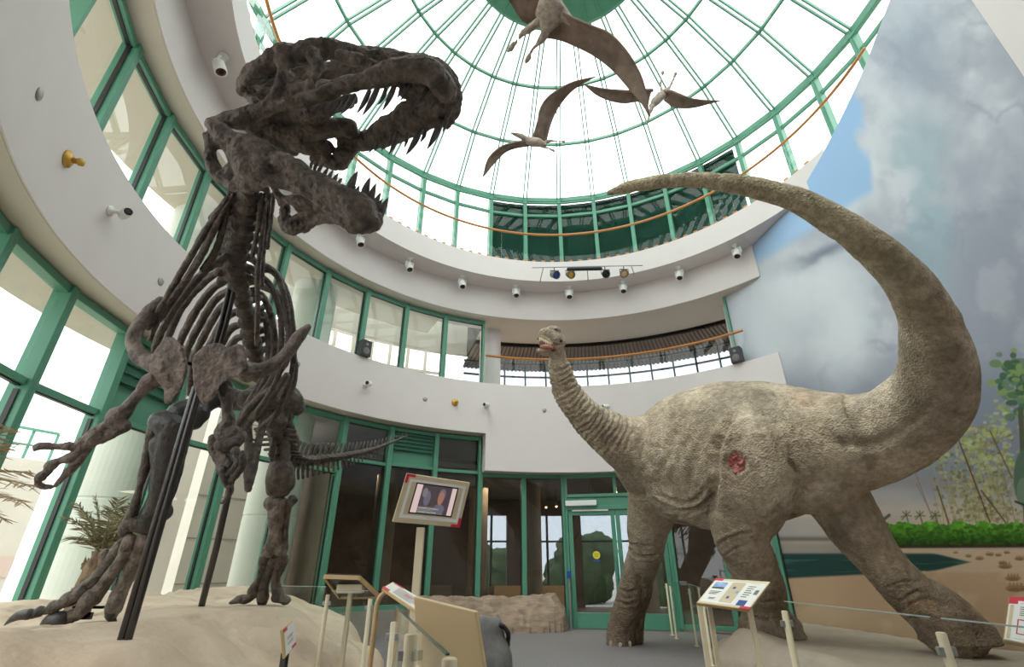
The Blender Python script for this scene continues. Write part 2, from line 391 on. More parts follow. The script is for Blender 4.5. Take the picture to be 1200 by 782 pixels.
b = B(); b.box(D(Wd/2, 3.0), (Wd-.1, .012, .42), yaw); b.put('transom_pane', M['bronze'], d1)
for k, (s0, s1, hs) in enumerate([(.09, Wd/2-.005, 1), (Wd/2+.005, Wd-.09, -1)]):
    lf = B(); st = .10
    lf.box(D(s0+st/2, 1.23), (st, .06, 2.43), yaw); lf.box(D(s1-st/2, 1.23), (st, .06, 2.43), yaw)
    lf.box(D((s0+s1)/2, 2.39), (s1-s0-2*st, .06, .11), yaw); lf.box(D((s0+s1)/2, .165), (s1-s0-2*st, .06, .30), yaw)
    lo = lf.put('door_leaf', M['green'], d1, bevel=.005)
    g = B(); g.box(D((s0+s1)/2, 1.325), (s1-s0-2*st, .012, 2.03), yaw); g.put('pane', M['bronze'], lo)
    sh = s1-st/2 if hs > 0 else s0+st/2
    h = B(); h.tube(cat_rom([tuple(D(sh, .95, .03)), tuple(D(sh, .95, .09)), tuple(D(sh, 1.1, .10)), tuple(D(sh, 1.35, .10)), tuple(D(sh, 1.45, .09)), tuple(D(sh, 1.45, .03))], 4), .012, 8)
    h.put('door_handle', M['green'], lo, True)
b = B(); b.box(D(.62, 2.44, .05), (.85, .03, .035), yaw); b.put('door_closer_arm', M['white'], d1)
b = B(); b.box(D(.42, 2.60, .10), (.74, .10, .12), yaw); tag(b.put('door_closer', M['white'], bevel=.01), 'white box-shaped door operator above the left glass door leaf', 'door operator')
b = B(); b.lathe(D(.70, 1.47, .008), nrm, [(0, .001), (0, .085), (.004, .085), (.004, .001)], 24); stk = b.put('door_sticker', M['yellow']); tag(stk, 'round yellow sticker with blue strip on left glass door', 'sticker')
b = B(); b.box(D(.70, 1.36, .012), (.15, .006, .035), yaw); b.put('blue_strip', M['bluepl'], stk)
for k in range(3):
    b = B(); b.box(D(.70, 1.44+k*.03, .0135), (.10-.02*(k % 2), .002, .008), yaw); b.put('text_line', M['ink'], stk)
# reader post left of the door
t = thing('card_reader_post', 'thin grey post with small blue button box left of the glass doors', 'post', onR(669, 728, 6.15)*1)
t.location.z = 0; b = B(); b.lathe((0, 0, 0), (0, 0, 1), [(0, .05), (.02, .05), (.02, .022), (1.05, .022)], 12); kid('post', b, M['grey'], t)
b = B(); b.box((0, -.02, 1.07), (.09, .07, .15)); kid('button_box', b, M['bluepl'], t, bevel=.008)

# ---------------- open balcony on the second floor
b = B(); b.rev([(7.62, 7.30), (9.6, 7.30), (9.6, 7.34), (7.62, 7.34)], 30, 107, 50); struct(b.put('ceiling_slat_backing', M['black']))
b = B()
for k in range(86): a = 37+k*.82; b.box(pol(8.6, a, 7.285), (2.0, .075, .03), math.radians(a))
struct(b.put('ceiling_slats', M['ibrown']))
b = B(); b.rev([(9.55, 5.2), (9.62, 5.2), (9.62, 5.45), (9.55, 5.45)], 35, 107, 30)
struct(b.put('baseboard_balcony', M['dark']))
for k in range(16):                              # back windows with black mullions
    a = 38+k*4.35; t = bay('window_%d' % n, a, a+4.35); n += 1; t.location = pol(8.9, a+2.2, 5.2)
    f = B(); f.box(pol(8.9, a, 6.25), (.06, .05, 2.1), math.radians(a)); f.box(pol(8.88, a+2.17, 6.80), (.05, .68, .05), math.radians(a+2.17)); f.box(pol(8.88, a+2.17, 5.72), (.05, .68, .05), math.radians(a+2.17)); f.box(pol(8.88, a+2.17, 7.25), (.05, .68, .06), math.radians(a+2.17))
    f.put('window_frame', M['black'], t)
    f = B(); f.box(pol(8.9, a+2.17, 6.25), (.012, .66, 2.0), math.radians(a+2.17)); f.put('pane', M['tint'], t)
b = B(); b.rev([(6.9, 7.44), (6.9, 7.3), (6.75, 7.3)], 107.3, 108, 1)
for az_, lab in ((104.6, 'left'), (47.5, 'right')):
    c = pol(7.0, az_); b = B(); b.lathe((c.x, c.y, 5.2), (0, 0, 1), [(0, .30), (2.22, .30)], 40); struct(b.put('wall_balcony_column_%s' % lab, M['wall'], smooth=False))
b = B(); b.box(pol(6.4, 48.0, 6.35), (.14, .06, 2.15), math.radians(48.0)); struct(b.put('trim_1', M['green']))
# balcony hand rail, its glass and posts
t = thing('balcony_railing', 'curved wooden handrail over glass panels on the open second floor balcony', 'railing', pol(6.15, 73, 5.47))
b = B(); b.tube([pol(6.15, 45.2+i*62/60, 6.30) for i in range(61)], .032, 10); b.put('handrail', M['wood'], t, True)
b = B()
for k in range(21):
    a = 45+k*3.0; b.box(pol(6.12, a+1.5, 5.82), (.012, .31, .84), math.radians(a+1.5))
b.put('glass_panels', M['rail_glass'], t)
# table lamp glow inside the balcony
t = thing('cone_lamp', 'small glowing orange cone lamp behind the balcony glass left of the long neck', 'lamp', pol(7.6, 98, 5.21))
b = B(); b.lathe((0, 0, 0), (0, 0, 1), [(0, .05), (.30, .05), (.32, .13), (.8, .03)], 16); kid('shade', b, M['lampw'], t)
b = B(); b.lathe((0, 0, 0), (0, 0, 1), [(0, .16), (.03, .16), (.05, .03), (.31, .03)], 16); kid('base', b, M['brass'], t)

# ---------------- drum and dome glazing
AZ = [86.3+9.65*k for k in range(-12, 13)]; gap = 360-24*9.65
AZ += [AZ[-1]+gap*k/13 for k in range(1, 13)]; AZ = sorted(AZ); NA = len(AZ)
DR, DZ = 6.82, 12.36
lev = [(6.82, 12.36), (5.48, 13.54), (3.95, 14.25), (2.35, 14.66)]
def seg(i): return AZ[i], AZ[(i+1) % NA]+(360 if i == NA-1 else 0)
for i in range(NA):
    a0, a1 = seg(i); t = bay('window_%d' % n, a0, a1); n += 1; t.location = pol(DR, (a0+a1)/2, 8.85)
    q0, q1 = pol(DR, a0), pol(DR, a1); vis = True
    f = B(); z = Vector((0, 0, 1))
    f.beam(q0+z*8.85, q0+z*12.36, .11, .22, up=pol(1, a0))
    f.beam(q0*.985+z*9.0, q0*.985+z*12.30, .03, .04, up=pol(1, a0))
    f.beam(q0+z*12.36, q1+z*12.36, .15, .16); f.beam(q0*.985+z*12.18, q1*.985+z*12.18, .06, .05); f.beam(q0+z*11.72, q1+z*11.72, .07, .09); f.beam(q0+z*8.9, q1+z*8.9, .1, .1)
    f.put('window_frame', M['green'], t)
    f = B(); f.beam(q0*1.006+z*10.6, q1*1.006+z*10.6, .012, 3.4); f.put('pane', M['glass'], t)
# dome: one top-level structure window with ribs, purlins, panes
t = bay('window_%d' % n, 0, 1); t.location = (0, 0, 12.36); n += 1; dome = t
for i in range(NA):
    a0, a1 = seg(i); dbl = True
    f = B()
    for s in (-.055, .055):
        for (r0, z0), (r1, z1) in zip(lev[:-1], lev[1:]):
            tn = pol(1, a0+90)*s; f.beam(pol(r0, a0, z0)+tn, pol(r1, a0, z1)+tn, .034, .10, up=(0, 0, 1))
    f.put('rib', M['green'], t)
for j, (r, z) in enumerate(lev[1:3]):
    f = B()
    for i in range(NA):
        a0, a1 = seg(i); f.beam(pol(r, a0, z), pol(r, a1, z), .06, .09)
    f.put('purlin', M['green'], t)
f = B()
for i in range(NA):
    a0, a1 = seg(i)
    for (r0, z0), (r1, z1) in zip(lev[:-1], lev[1:]):
        vs = [pol(r0, a0, z0+.06), pol(r0, a1, z0+.06), pol(r1, a1, z1+.06), pol(r1, a0, z1+.06)]
        f.add(vs+[v+Vector((0, 0, .012)) for v in vs], [(3, 2, 1, 0), (4, 5, 6, 7), (0, 1, 5, 4), (1, 2, 6, 5), (2, 3, 7, 6), (3, 0, 4, 7)])
f.put('pane', M['glass'], t)
f = B(); f.rev([(0.02, 14.60), (2.38, 14.60), (2.42, 14.55), (2.46, 14.60), (2.46, 14.75), (0.02, 14.85)], 0, 360, 48); f.put('oculus_cap', M['green'], t)
f = B()
for i in range(NA): f.beam(pol(2.3, AZ[i], 14.57), pol(.3, AZ[i], 14.57), .03, .05)
f.put('cap_ribs', M['green'], t)
# dark green panels behind the drum glass
b = B(); b.rev([(6.95, 9.55), (7.02, 9.55), (7.02, 12.3), (6.95, 12.3)], 40, 106, 12); struct(b.put('wall_dark_green_panels', M['dgreen']))
b = B(); b.rev([(9.0, 7.5), (9.2, 7.5), (9.2, 10.7), (9.0, 10.7)], 106, 150, 20); struct(b.put('wall_roof_parapet', M['stone']))
b = B(); b.rev([(8.97, 10.3), (9.0, 10.3), (9.0, 10.45), (8.97, 10.45)], 106, 150, 20); b.rev([(8.97, 9.4), (9.0, 9.4), (9.0, 9.5), (8.97, 9.5)], 106, 150, 20); struct(b.put('trim_2', M['concrete']))
# level three railing
t = thing('gallery_railing', 'curved orange wooden handrail on clear glass panels around the top gallery', 'railing', pol(5.43, 100, 8.95))
b = B(); b.tube([pol(5.41, -2+i*236/140, 9.90) for i in range(141)], .032, 10); b.put('handrail', M['wood'], t, True)
b = B()
for k in range(42): a = 17+k*5.2; b.rev([(5.425, 8.97), (5.437, 8.97), (5.437, 9.86), (5.425, 9.86)], a, a+5.13, 3)
b.put('glass_panels', M['rail_glass'], t)
b = B()
for k in range(78): a = 18.5+k*2.75; b.box(pol(5.425, a, 8.975), (.05, .10, .06), math.radians(a))
cl = b.put('glass_clamps', M['wood'], t); cl['kind'] = 'stuff'

# ---------------- mural wall on the right
path = cat_rom([(4.30, 4.73), (4.48, 4.36), (4.74, 3.72), (4.90, 2.7), (5.04, 1.98), (5.22, 1.1), (5.31, 0), (5.34, -1), (5.36, -1.88)], 12)
pl = np.array(path); sl = np.r_[0, np.cumsum(np.hypot(*np.diff(pl, axis=0).T))]
NS, NZ = 620, 900
ss = np.linspace(0, sl[-1], NS); px = np.interp(ss, sl, pl[:, 0]); py = np.interp(ss, sl, pl[:, 1])
topz = np.interp(-py, [-4.9, -3.72, -2.6, -2.4, -1.98, -1.08, 0, 1, 1.9], [8.30, 8.30, 8.30, 8.33, 8.47, 8.92, 9.40, 9.98, 10.7])
zz = np.linspace(0, 1, NZ)[:, None]*topz[None, :]
V = np.stack([np.broadcast_to(px, zz.shape), np.broadcast_to(py, zz.shape), zz], -1).reshape(-1, 3)
U_, V_, _d = proj(V)
def sm(x, a, b): t = np.clip((x-a)/(b-a), 0, 1); return t*t*(3-2*t)
def paint(u, v):
    q = np.stack([u, v, 0*u], -1)
    def N(s, o=5, k=0): return fbm(q*s+k, o)
    wu = u+18*N(.02, 4, 3); wv = v+18*N(.02, 4, 50)
    col = np.zeros((len(u), 3)); 
    def mix(c, a): 
        nonlocal col; a = np.clip(a, 0, 1)[:, None]; col = col*(1-a)+np.array(c)/255.*a
    mix((172, 175, 186), np.ones(len(u)))
    mix((198, 200, 207), sm(N(.008, 5, 7), -.05, .35))
    bil = np.abs(N(.014, 6, 140)); mix((205, 207, 213), .5*sm(bil, .0, .22)*sm(N(.006, 3, 9), -.2, .2)); mix((148, 150, 166), .5*(1-sm(np.abs(N(.011, 6, 170)), .0, .10)))
    mix((190, 192, 200), .4*sm(fbm(np.stack([u*.03+v*.006, v*.008-u*.004, 0*u], -1)+11, 6), .02, .3))
    mix((138, 142, 158), .85*sm(wu, 1040, 1150)*sm(wv, 150, 330)*(1-sm(wv, 560, 600)))
    mix((150, 154, 166), .55*sm(N(.012, 5, 21), 0, .3))
    mix((128, 158, 168), .5*sm(N(.010, 4, 88), .05, .3)*sm(wv, 90, 200)*(1-sm(wv, 360, 420))*(1-sm(wu, 1090, 1130)))
    mix((150, 160, 176), .6*np.exp(-((wu-1080)/30)**2-((wv-60)/70)**2))
    e = 885+(300-v)*.48
    mix((120, 126, 142), .75*sm(wv, 395, 470)*(1-sm(wv, 560, 600)))
    mix((206, 209, 214), .25*sm(N(.018, 6, 61), .0, .35)*(1-sm(wv, 480, 560))); mix((140, 145, 158), .28*sm(N(.016, 6, 33), .0, .35)*(1-sm(wv, 520, 580)))
    for a, c, rx, ry, s in [(930, 330, 60, 45, .85), (900, 390, 50, 60, .7), (985, 385, 30, 65, .9), (990, 235, 22, 35, .8), (1020, 200, 14, 50, .5), (1060, 120, 40, 30, .3)]:
        mix((206, 210, 215), s*np.exp(-(((wu-a)/rx)**2+((wv-c)/ry)**2)**1.3))
    mix((112, 118, 134), .85*np.exp(-((wu-965)/42)**2-((wv-298+(wu-965)*.25)/9)**2))
    # blue patch along the edge
    blue = sm(1012+14*N(.03, 3, 5)-wu, -6, 6)*(1-sm(v, 230+(1000-u)*.62, 246+(1000-u)*.62))*sm(v, 60, 110)
    mix((146, 178, 214), blue*.95); mix((170, 194, 222), blue*.4*sm(N(.01, 3, 77), -.1, .3))
    # horizon haze
    mix((176, 166, 160), .9*sm(wv, 545, 600)); mix((200, 180, 160), .7*sm(v, 575, 610)*sm(N(np.array([.008, .05, 1]), 3), -.2, .3))
    mix((140, 134, 134), .8*np.exp(-((v-566-6*N(.02, 2))/9)**2)*sm(u, 880, 1000)); mix((105, 98, 92), .8*np.exp(-((v-632)/3)**2)*(1-sm(u, 1030, 1040)))
    mix((150, 140, 132), .7*sm(v, 633, 640)*(1-sm(v, 650, 655)))
    sandc = sm(v, 640, 646)
    mix((202, 176, 150), sandc*sm(u, 1010, 1040)); mix((190, 160, 130), sm(v, 668, 674)); mix((204, 178, 150), .7*sm(N(.03, 4, 4), 0, .4)*sm(v, 645, 660)*sm(u, 1010, 1040))
    wat = (1-sm(u, 1130-abs(v-659)*4.0, 1142-abs(v-659)*4.0))*sm(v, 647, 651)*(1-sm(v, 672+.0*u-(u-1000)*.05, 676-(u-1000)*.05))*np.where(u > 1040, (v < 670), 1)
    mix((42, 70, 66), wat); mix((80, 118, 112), wat*.6*sm(N(np.array([.02, .2, 1]), 3), 0, .4)*(v > 656))
    return col, mix, N
col, mix, N = paint(U_, V_)
# painted plants, leaves and footprints
rp = random.Random(5)
def blob(a, c, rx, ry, colr, s=1.0):
    global col
    m_ = (np.abs(U_-a) < rx*1.6) & (np.abs(V_-c) < ry*1.6); i = np.nonzero(m_)[0]
    if len(i) == 0: return
    k = np.clip(1.35-((U_[i]-a)/rx)**2-((V_[i]-c)/ry)**2, 0, 1)*s; k = np.minimum(k*3, 1)*s
    col[i] = col[i]*(1-k[:, None])+np.array(colr)/255.*k[:, None]
def line(a, c, a2, c2, wd, colr, s=1.0):
    global col
    m_ = (U_ > min(a, a2)-wd-1) & (U_ < max(a, a2)+wd+1) & (V_ > min(c, c2)-wd-1) & (V_ < max(c, c2)+wd+1); i = np.nonzero(m_)[0]
    if len(i) == 0: return
    dx_, dy_ = a2-a, c2-c; L2 = dx_*dx_+dy_*dy_; t_ = np.clip(((U_[i]-a)*dx_+(V_[i]-c)*dy_)/L2, 0, 1)
    d_ = np.hypot(U_[i]-a-t_*dx_, V_[i]-c-t_*dy_); k = np.clip(wd-d_+.5, 0, 1)*s
    col[i] = col[i]*(1-k[:, None])+np.array(colr)/255.*k[:, None]
for k in range(1100):
    a = rp.gauss(1150, 27); c = rp.uniform(500, 612)
    if a < 1090+abs(c-560)*.15: continue
    blob(a, c, rp.uniform(1.2, 3.2), rp.uniform(1, 2.4), rp.choice([(158, 158, 110), (134, 138, 88), (176, 172, 130), (120, 118, 76), (104, 104, 70), (150, 140, 104)]), rp.uniform(.35, .8))
for a, c in [(1115, 512), (1125, 495), (1140, 520), (1165, 505), (1100, 535), (1183, 540), (1155, 540), (1178, 485)]:
    for k in range(26): blob(a+rp.gauss(0, 8), c+rp.gauss(0, 7), rp.uniform(1.5, 4), rp.uniform(1.2, 3), rp.choice([(170, 178, 110), (146, 160, 90), (186, 190, 140)]), .6)
for k in range(34):
    a = rp.uniform(1092, 1200); line(a, 614, a-rp.uniform(5, 26), rp.uniform(510, 580), rp.choice([.3, .5]), rp.choice([(150, 132, 92), (120, 92, 66), (176, 164, 120)]), .6)
line(1122, 512, 1160, 612, .8, (92, 62, 46)); line(1150, 575, 1178, 612, .8, (96, 66, 50)); line(1160, 505, 1186, 560, .8, (110, 84, 60)); line(1098, 570, 1112, 614, .9, (104, 80, 56))
for k in range(150): blob(rp.gauss(1200, 14), rp.uniform(400, 500)*.6+rp.gauss(452, 22)*.4, rp.uniform(3, 7), rp.uniform(2, 5), rp.choice([(96, 122, 84), (72, 104, 76), (126, 148, 88), (60, 88, 66), (98, 120, 100)]), .85)
line(1196, 480, 1203, 620, 3, (84, 88, 66))
blob(1203, 560, 14, 32, (84, 104, 88)); blob(1199, 575, 7, 14, (108, 128, 108)); line(1190, 588, 1200, 592, 1.2, (50, 55, 50))
for a in (1062, 1078, 1096): 
    line(a, 604, a+5, 620, .7, (104, 92, 72)); [line(a, 604, a+dx_, 604+dy_, .6, (96, 100, 72)) for dx_, dy_ in ((-6, 2), (6, 1), (-4, -4), (4, -4), (0, -5), (-5, 5))]
for k in range(1500):
    a = rp.uniform(1036, 1215); c = 613+rp.random()*26; top = 614+3*math.sin(a*.2)
    if c < top: continue
    g = .45+.55*(1-(c-612)/28); g *= rp.uniform(.7, 1.15)
    blob(a, c, rp.uniform(1.5, 4), rp.uniform(1.2, 3), (100*g, 168*g, 52*g), .9)
line(1036, 641, 1215, 640, 1.8, (62, 48, 36), .9)
for a, c, r in [(1178, 664, 8), (1175, 660, 5), (1187, 678, 9), (1190, 690, 11), (1203, 690, 9), (1148, 655, 5), (1160, 650, 5), (1135, 652, 4), (1170, 651, 4), (1180, 648, 4), (1195, 655, 6), (1120, 648, 3)]:
    blob(a, c, r, r*.36, (150, 118, 84), .8); blob(a, c+r*.12, r*.75, r*.2, (120, 90, 62), .6)
    for q in range(4): blob(a-r*.6+q*r*.4, c-r*.4, r*.14, r*.25, (150, 118, 84), .7)
line(1018, 613, 1032, 612, 2.5, (96, 88, 84)); line(1032, 612, 1042, 604, 1.8, (96, 88, 84)); line(1124, 646, 1140, 645, 1, (190, 182, 165))
lin = np.where(col <= .04045, col/12.92, ((col+.055)/1.055)**2.4)
me = bpy.data.meshes.new('mural'); ii = np.arange(NS*NZ).reshape(NZ, NS)
th_ = np.array([.22, .04, 0]); back = V+th_
ring_ = np.concatenate([ii[0, :], ii[1:, -1], ii[-1, -2::-1], ii[-2:0:-1, 0]]); nb = len(ring_)
allv = np.concatenate([V, V[ring_]+th_]); me.vertices.add(len(allv)); me.vertices.foreach_set('co', allv.ravel())
q = np.stack([ii[:-1, :-1], ii[1:, :-1], ii[1:, 1:], ii[:-1, 1:]], -1).reshape(-1, 4)
r1 = np.arange(nb); q2 = np.stack([ring_[r1], ring_[(r1+1) % nb], NS*NZ+(r1+1) % nb, NS*NZ+r1], -1)
qa = np.concatenate([q, q2]); me.loops.add(qa.size); me.loops.foreach_set('vertex_index', qa.ravel().astype(np.int32))
me.polygons.add(len(qa)); me.polygons.foreach_set('loop_start', np.arange(0, qa.size, 4)); me.update(calc_edges=True)
at = me.color_attributes.new('paint', 'FLOAT_COLOR', 'POINT'); ca = np.ones((len(allv), 4)); ca[:NS*NZ, :3] = lin*1.0; ca[NS*NZ:, :3] = .5
at.data.foreach_set('color', ca.ravel())
m, nn, l, bs = new_mat('painted_mural'); an = nn.new('ShaderNodeAttribute'); an.attribute_name = 'paint'; l.new(an.outputs['Color'], bs.inputs['Base Color'])
bs.inputs['Roughness'].default_value = .8; bs.inputs['Specular IOR Level'].default_value = .2
mu = put('wall_mural', me, m); struct(mu); me.polygons.foreach_set('use_smooth', [True]*len(me.polygons))
# pale wall that carries on beyond the mural
b = B(); b.prism([(5.36, -1.88, 0), (5.58, -1.84, 0), (5.3, -6.5, 0), (5.05, -6.5, 0)], (0, 0, 12.3)); struct(b.put('wall_right', M['wall']))
b = B(); b.box(pol(6.34, 38.2, 1.65), (.3, .05, 3.3), math.radians(38.2)); struct(b.put('trim_3', M['green']))

b = B(); b.rev([(9.0, 0), (9.3, 0), (9.3, 9.1), (9.0, 9.1)], 236, 309, 30); struct(b.put('wall_light_block', M['wall']))  # unseen wall, roof and side wall added to cut light from behind
b = B(); b.rev([(6.9, 8.95), (9.3, 8.95), (9.3, 9.1), (6.9, 9.1)], 236, 340, 40); struct(b.put('ceiling_light_block', M['wall']))
b = B(); b.box(pol(7.6, 236.5, 4.3), (3.1, .2, 8.6), math.radians(236.5)); struct(b.put('wall_light_block_side', M['wall']))
b = B(); b.rev([(6.6, -.001), (9.3, -.001), (9.3, -.1), (6.6, -.1)], 200, 340, 40); struct(b.put('floor_entrance', M['carpet']))
# ---------------- hall behind the ground floor glass
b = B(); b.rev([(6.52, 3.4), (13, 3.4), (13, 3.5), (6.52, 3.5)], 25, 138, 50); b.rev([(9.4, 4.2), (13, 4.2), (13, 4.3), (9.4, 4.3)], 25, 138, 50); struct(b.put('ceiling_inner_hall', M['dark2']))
b = B()
spans = [(25, 72, 0, 3.4), (72, 84, 2.9, 3.4), (84, 87, 0, 3.4), (87, 92, 2.9, 3.4), (92, 96, 0, 3.4), (96, 101, 2.9, 3.4), (101, 106, 0, 3.4), (106, 138, 0, 3.4)]
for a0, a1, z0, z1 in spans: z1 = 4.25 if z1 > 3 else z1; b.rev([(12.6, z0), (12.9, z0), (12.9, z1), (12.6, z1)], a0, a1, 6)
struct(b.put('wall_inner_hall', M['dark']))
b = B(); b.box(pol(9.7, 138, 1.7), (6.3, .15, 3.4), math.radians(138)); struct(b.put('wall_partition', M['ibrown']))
for a0, a1 in [(72, 84), (87, 92), (96, 101)]:  # invented far windows, stand in for sky reflected in the glass
    t = bay('window_%d' % n, a0, a1); n += 1; t.location = pol(12.7, (a0+a1)/2)
    g = B(); g.rev([(12.70, .0), (12.712, .0), (12.712, 2.9), (12.70, 2.9)], a0, a1, 4); g.put('pane', M['tint'], t)
    g = B(); g.rev([(12.62, 2.0), (12.7, 2.0), (12.7, 2.06), (12.62, 2.06)], a0, a1, 4); g.box(pol(12.66, (a0+a1)/2, 1.45), (.08, .08, 2.9), math.radians((a0+a1)/2)); g.put('window_frame', M['black'], t)
for a, R_ in [(94, 8.6), (103, 9.5), (122, 8.2), (74, 9.2)]:
    c = pol(R_, a); b = B(); b.lathe((c.x, c.y, 0), (0, 0, 1), [(0, .28), (3.4, .28)], 24); struct(b.put('wall_hall_column', M['ibrown'], smooth=False))
b = B(); b.rev([(8.8, 0), (9.6, 0), (9.6, .75), (8.8, .8)], 108, 136, 16); struct(b.put('wall_hall_bench', M['ibrown']))
b = B(); b.rev([(9.4, 0), (10.6, 0), (10.6, .7), (9.4, .75)], 88, 100, 10); o = b.put('display_counter', M['oak']); tag(o, 'low curved wooden display counter inside the hall behind the glass', 'counter')
for k, (a, R_, e_) in enumerate([(122, 8.5, 30), (100, 9, 18), (78, 9, 18), (56, 8.5, 16)]):  # fill lights added to brighten the hall interior
    ld = bpy.data.lights.new('hall_fill_light', 'AREA'); ld.size = .8; ld.energy = e_; ld.color = (1, .80, .58); lo_ = bpy.data.objects.new('hall_fill_light', ld); COL.objects.link(lo_); lo_.location = pol(R_, a, 3.36)
# greenery added beyond the hall, stands in for reflections in the glass
for k, (a, R_, s, h) in enumerate([(57, 18, 1.6, 2.0), (71, 19, 1.6, 1.6), (84, 19, 1.6, 2.2), (97, 19, 1.6, 1.9)]):
    c = pol(R_, a); bb = B()
    for q in range(16):
        p = c+Vector((random.uniform(-1, 1)*s*.6, random.uniform(-1, 1)*.8, random.uniform(0, h)*.8)); bb.tube([p, p+Vector((0, 0, .2))], random.uniform(.5, .9), 8)
    me_ = remesh(bb, .14, .25, 2.2, 1); o = put('shrub', me_, M['hedge']); tag(o, 'dark green shrub added for the greenery reflected in the hall glass', 'shrub', 'shrubs added for reflected greenery')
# lamps in the hall
for k, (u, v) in enumerate([(658, 571), (640, 595), (652, 594), (693, 588), (722, 577), (641, 596)][:5]):
    p = onR(u, v, 8.5+.5*(k % 3)); t = thing('track_lamp', ['small warm spot lamp high behind the window left of the doors', 'left warm lamp of the pair inside the middle window', 'right warm lamp of the pair inside the middle window', 'warm lamp shining behind the transom above the left door leaf', 'warm lamp shining behind the transom right of its bar'][k], 'lamp', p, 'warm lamps in the inner hall')
    b = B(); b.lathe((0, 0, .02), (0, 0, 1), [(0, .03), (.08, .035), (.12, .012), (3.38-p.z, .008)], 10); kid('stem', b, M['black'], t)
    b = B(); b.lathe((0, 0, -.02), (0, 0, 1), [(0, .025), (.04, .03)], 12); kid('bulb', b, M['lampw'], t)

# ---------------- outside on the left: columns and pale building
for a, R_, rr in [(166.5, 7.45, .55), (144.2, 7.35, .50)]:
    c = pol(R_, a); b = B(); b.lathe((c.x, c.y, -.25), (0, 0, 1), [(0, rr), (1.05, rr), (1.06, rr-.012), (1.08, rr-.012), (1.09, rr), (2.35, rr), (2.36, rr-.012), (2.38, rr-.012), (2.39, rr), (3.7, rr), (3.71, rr-.012), (3.73, rr-.012), (3.74, rr), (8.8, rr)], 48)
    struct(b.put('wall_outer_column', M['stoneg'], smooth=False))
def slab(name, u0, v0, u1, v1, R_, m_, zt, zb=-.2, th=.4):
    pass
# stone wall beside the right column
b = B(); b.rev([(9.2, -.2), (9.6, -.2), (9.6, 5.1), (9.2, 5.1)], 139.5, 148.5, 10)
struct(b.put('wall_outer_stone', M['stone']))
b = B()
for z in (.9, 1.75, 2.6, 3.45, 4.3): b.rev([(9.19, z), (9.2, z), (9.2, z+.03), (9.19, z+.03)], 139.5, 148.5, 10)
b.rev([(9.185, .25), (9.2, .25), (9.2, .33), (9.185, .33)], 139.5, 148.5, 10); struct(b.put('trim_4', M['concrete']))
# low building across the yard, curved, pale with a pink band, dark windows and a glasshouse
bl = thing('pale_building', 'x', 'x', pol(20, 165, -.25)); bl['label'] = 'low pale stone building across the yard with pink band and glass roof'; bl['category'] = 'building'
b = B(); b.rev([(19, -.25), (19.5, -.25), (19.5, 4.3), (19, 4.3)], 148, 205, 40); b.put('wall', M['stone'], bl)
b = B(); b.rev([(18.96, .95), (19, .95), (19, 1.5), (18.96, 1.5)], 148, 205, 40); b.put('band', M['pink'], bl)
for k in range(9):
    a = 150+k*3.1; b = B(); b.rev([(18.95, -.2), (18.99, -.2), (18.99, .8), (18.95, .8)], a, a+2.1, 3); b.put('window', M['black'], bl)
b = B(); b.prism([pol(19.6, a, 4.3) for a in (148, 155, 162, 169)]+[pol(22, a, 4.3) for a in (169, 162, 155, 148)], (0, 0, 1.0)); b.put('roof_glazing', M['rail_glass'], bl)
b = B()
for k in range(12): a = 148+k*1.9; b.beam(pol(19.55, a, 4.3), pol(19.55, a, 5.3), .06, .06); 
b.beam(pol(19.55, 148, 5.3), pol(19.55, 158.5, 5.3), .08, .08); b.beam(pol(19.55, 158.5, 5.3), pol(19.55, 169, 5.3), .08, .08); b.beam(pol(19.55, 148, 4.8), pol(19.55, 158.5, 4.8), .06, .06); b.beam(pol(19.55, 158.5, 4.8), pol(19.55, 169, 4.8), .06, .06); b.put('roof_frame', M['green'], bl)
# tall pale block behind the second floor windows
bt = thing('stone_tower', 'tall pale stone building seen through the second floor windows', 'building', pol(12, 142, -.25))
b = B(); b.box(pol(12.5, 144, 4.0), (2, 2.2, 8.6), math.radians(144)); b.put('wall', M['stone'], bt)
b = B()
for z in (5.6, 6.3, 7.0, 7.7): b.box(pol(11.49, 144, z), (.02, 2.2, .04), math.radians(144))
b.put('joint', M['concrete'], bt)
gh = thing('reflected_grid_bars', 'pale curved bars added for the grid reflected in the second floor windows', 'building', pol(10.5, 122, 5.2))  # lattice added outside to imitate a reflected grid
b = B()
for k in range(9): a = 110+k*3.4; b.beam(pol(10.5, a, 5.2), pol(10.5, a, 8.7), .10, .10, up=pol(1, a))
for z in (5.7, 6.5, 7.3, 8.1, 8.9): b.rev([(10.46, z-.04), (10.54, z-.04), (10.54, z+.04), (10.46, z+.04)], 110, 137.5, 14)
b.put('bars', M['stone'], gh); b = B(); b.rev([(10.55, 5.2), (10.57, 5.2), (10.57, 8.9), (10.55, 8.9)], 110, 137.5, 14); b.put('pane', M['glass'], gh)

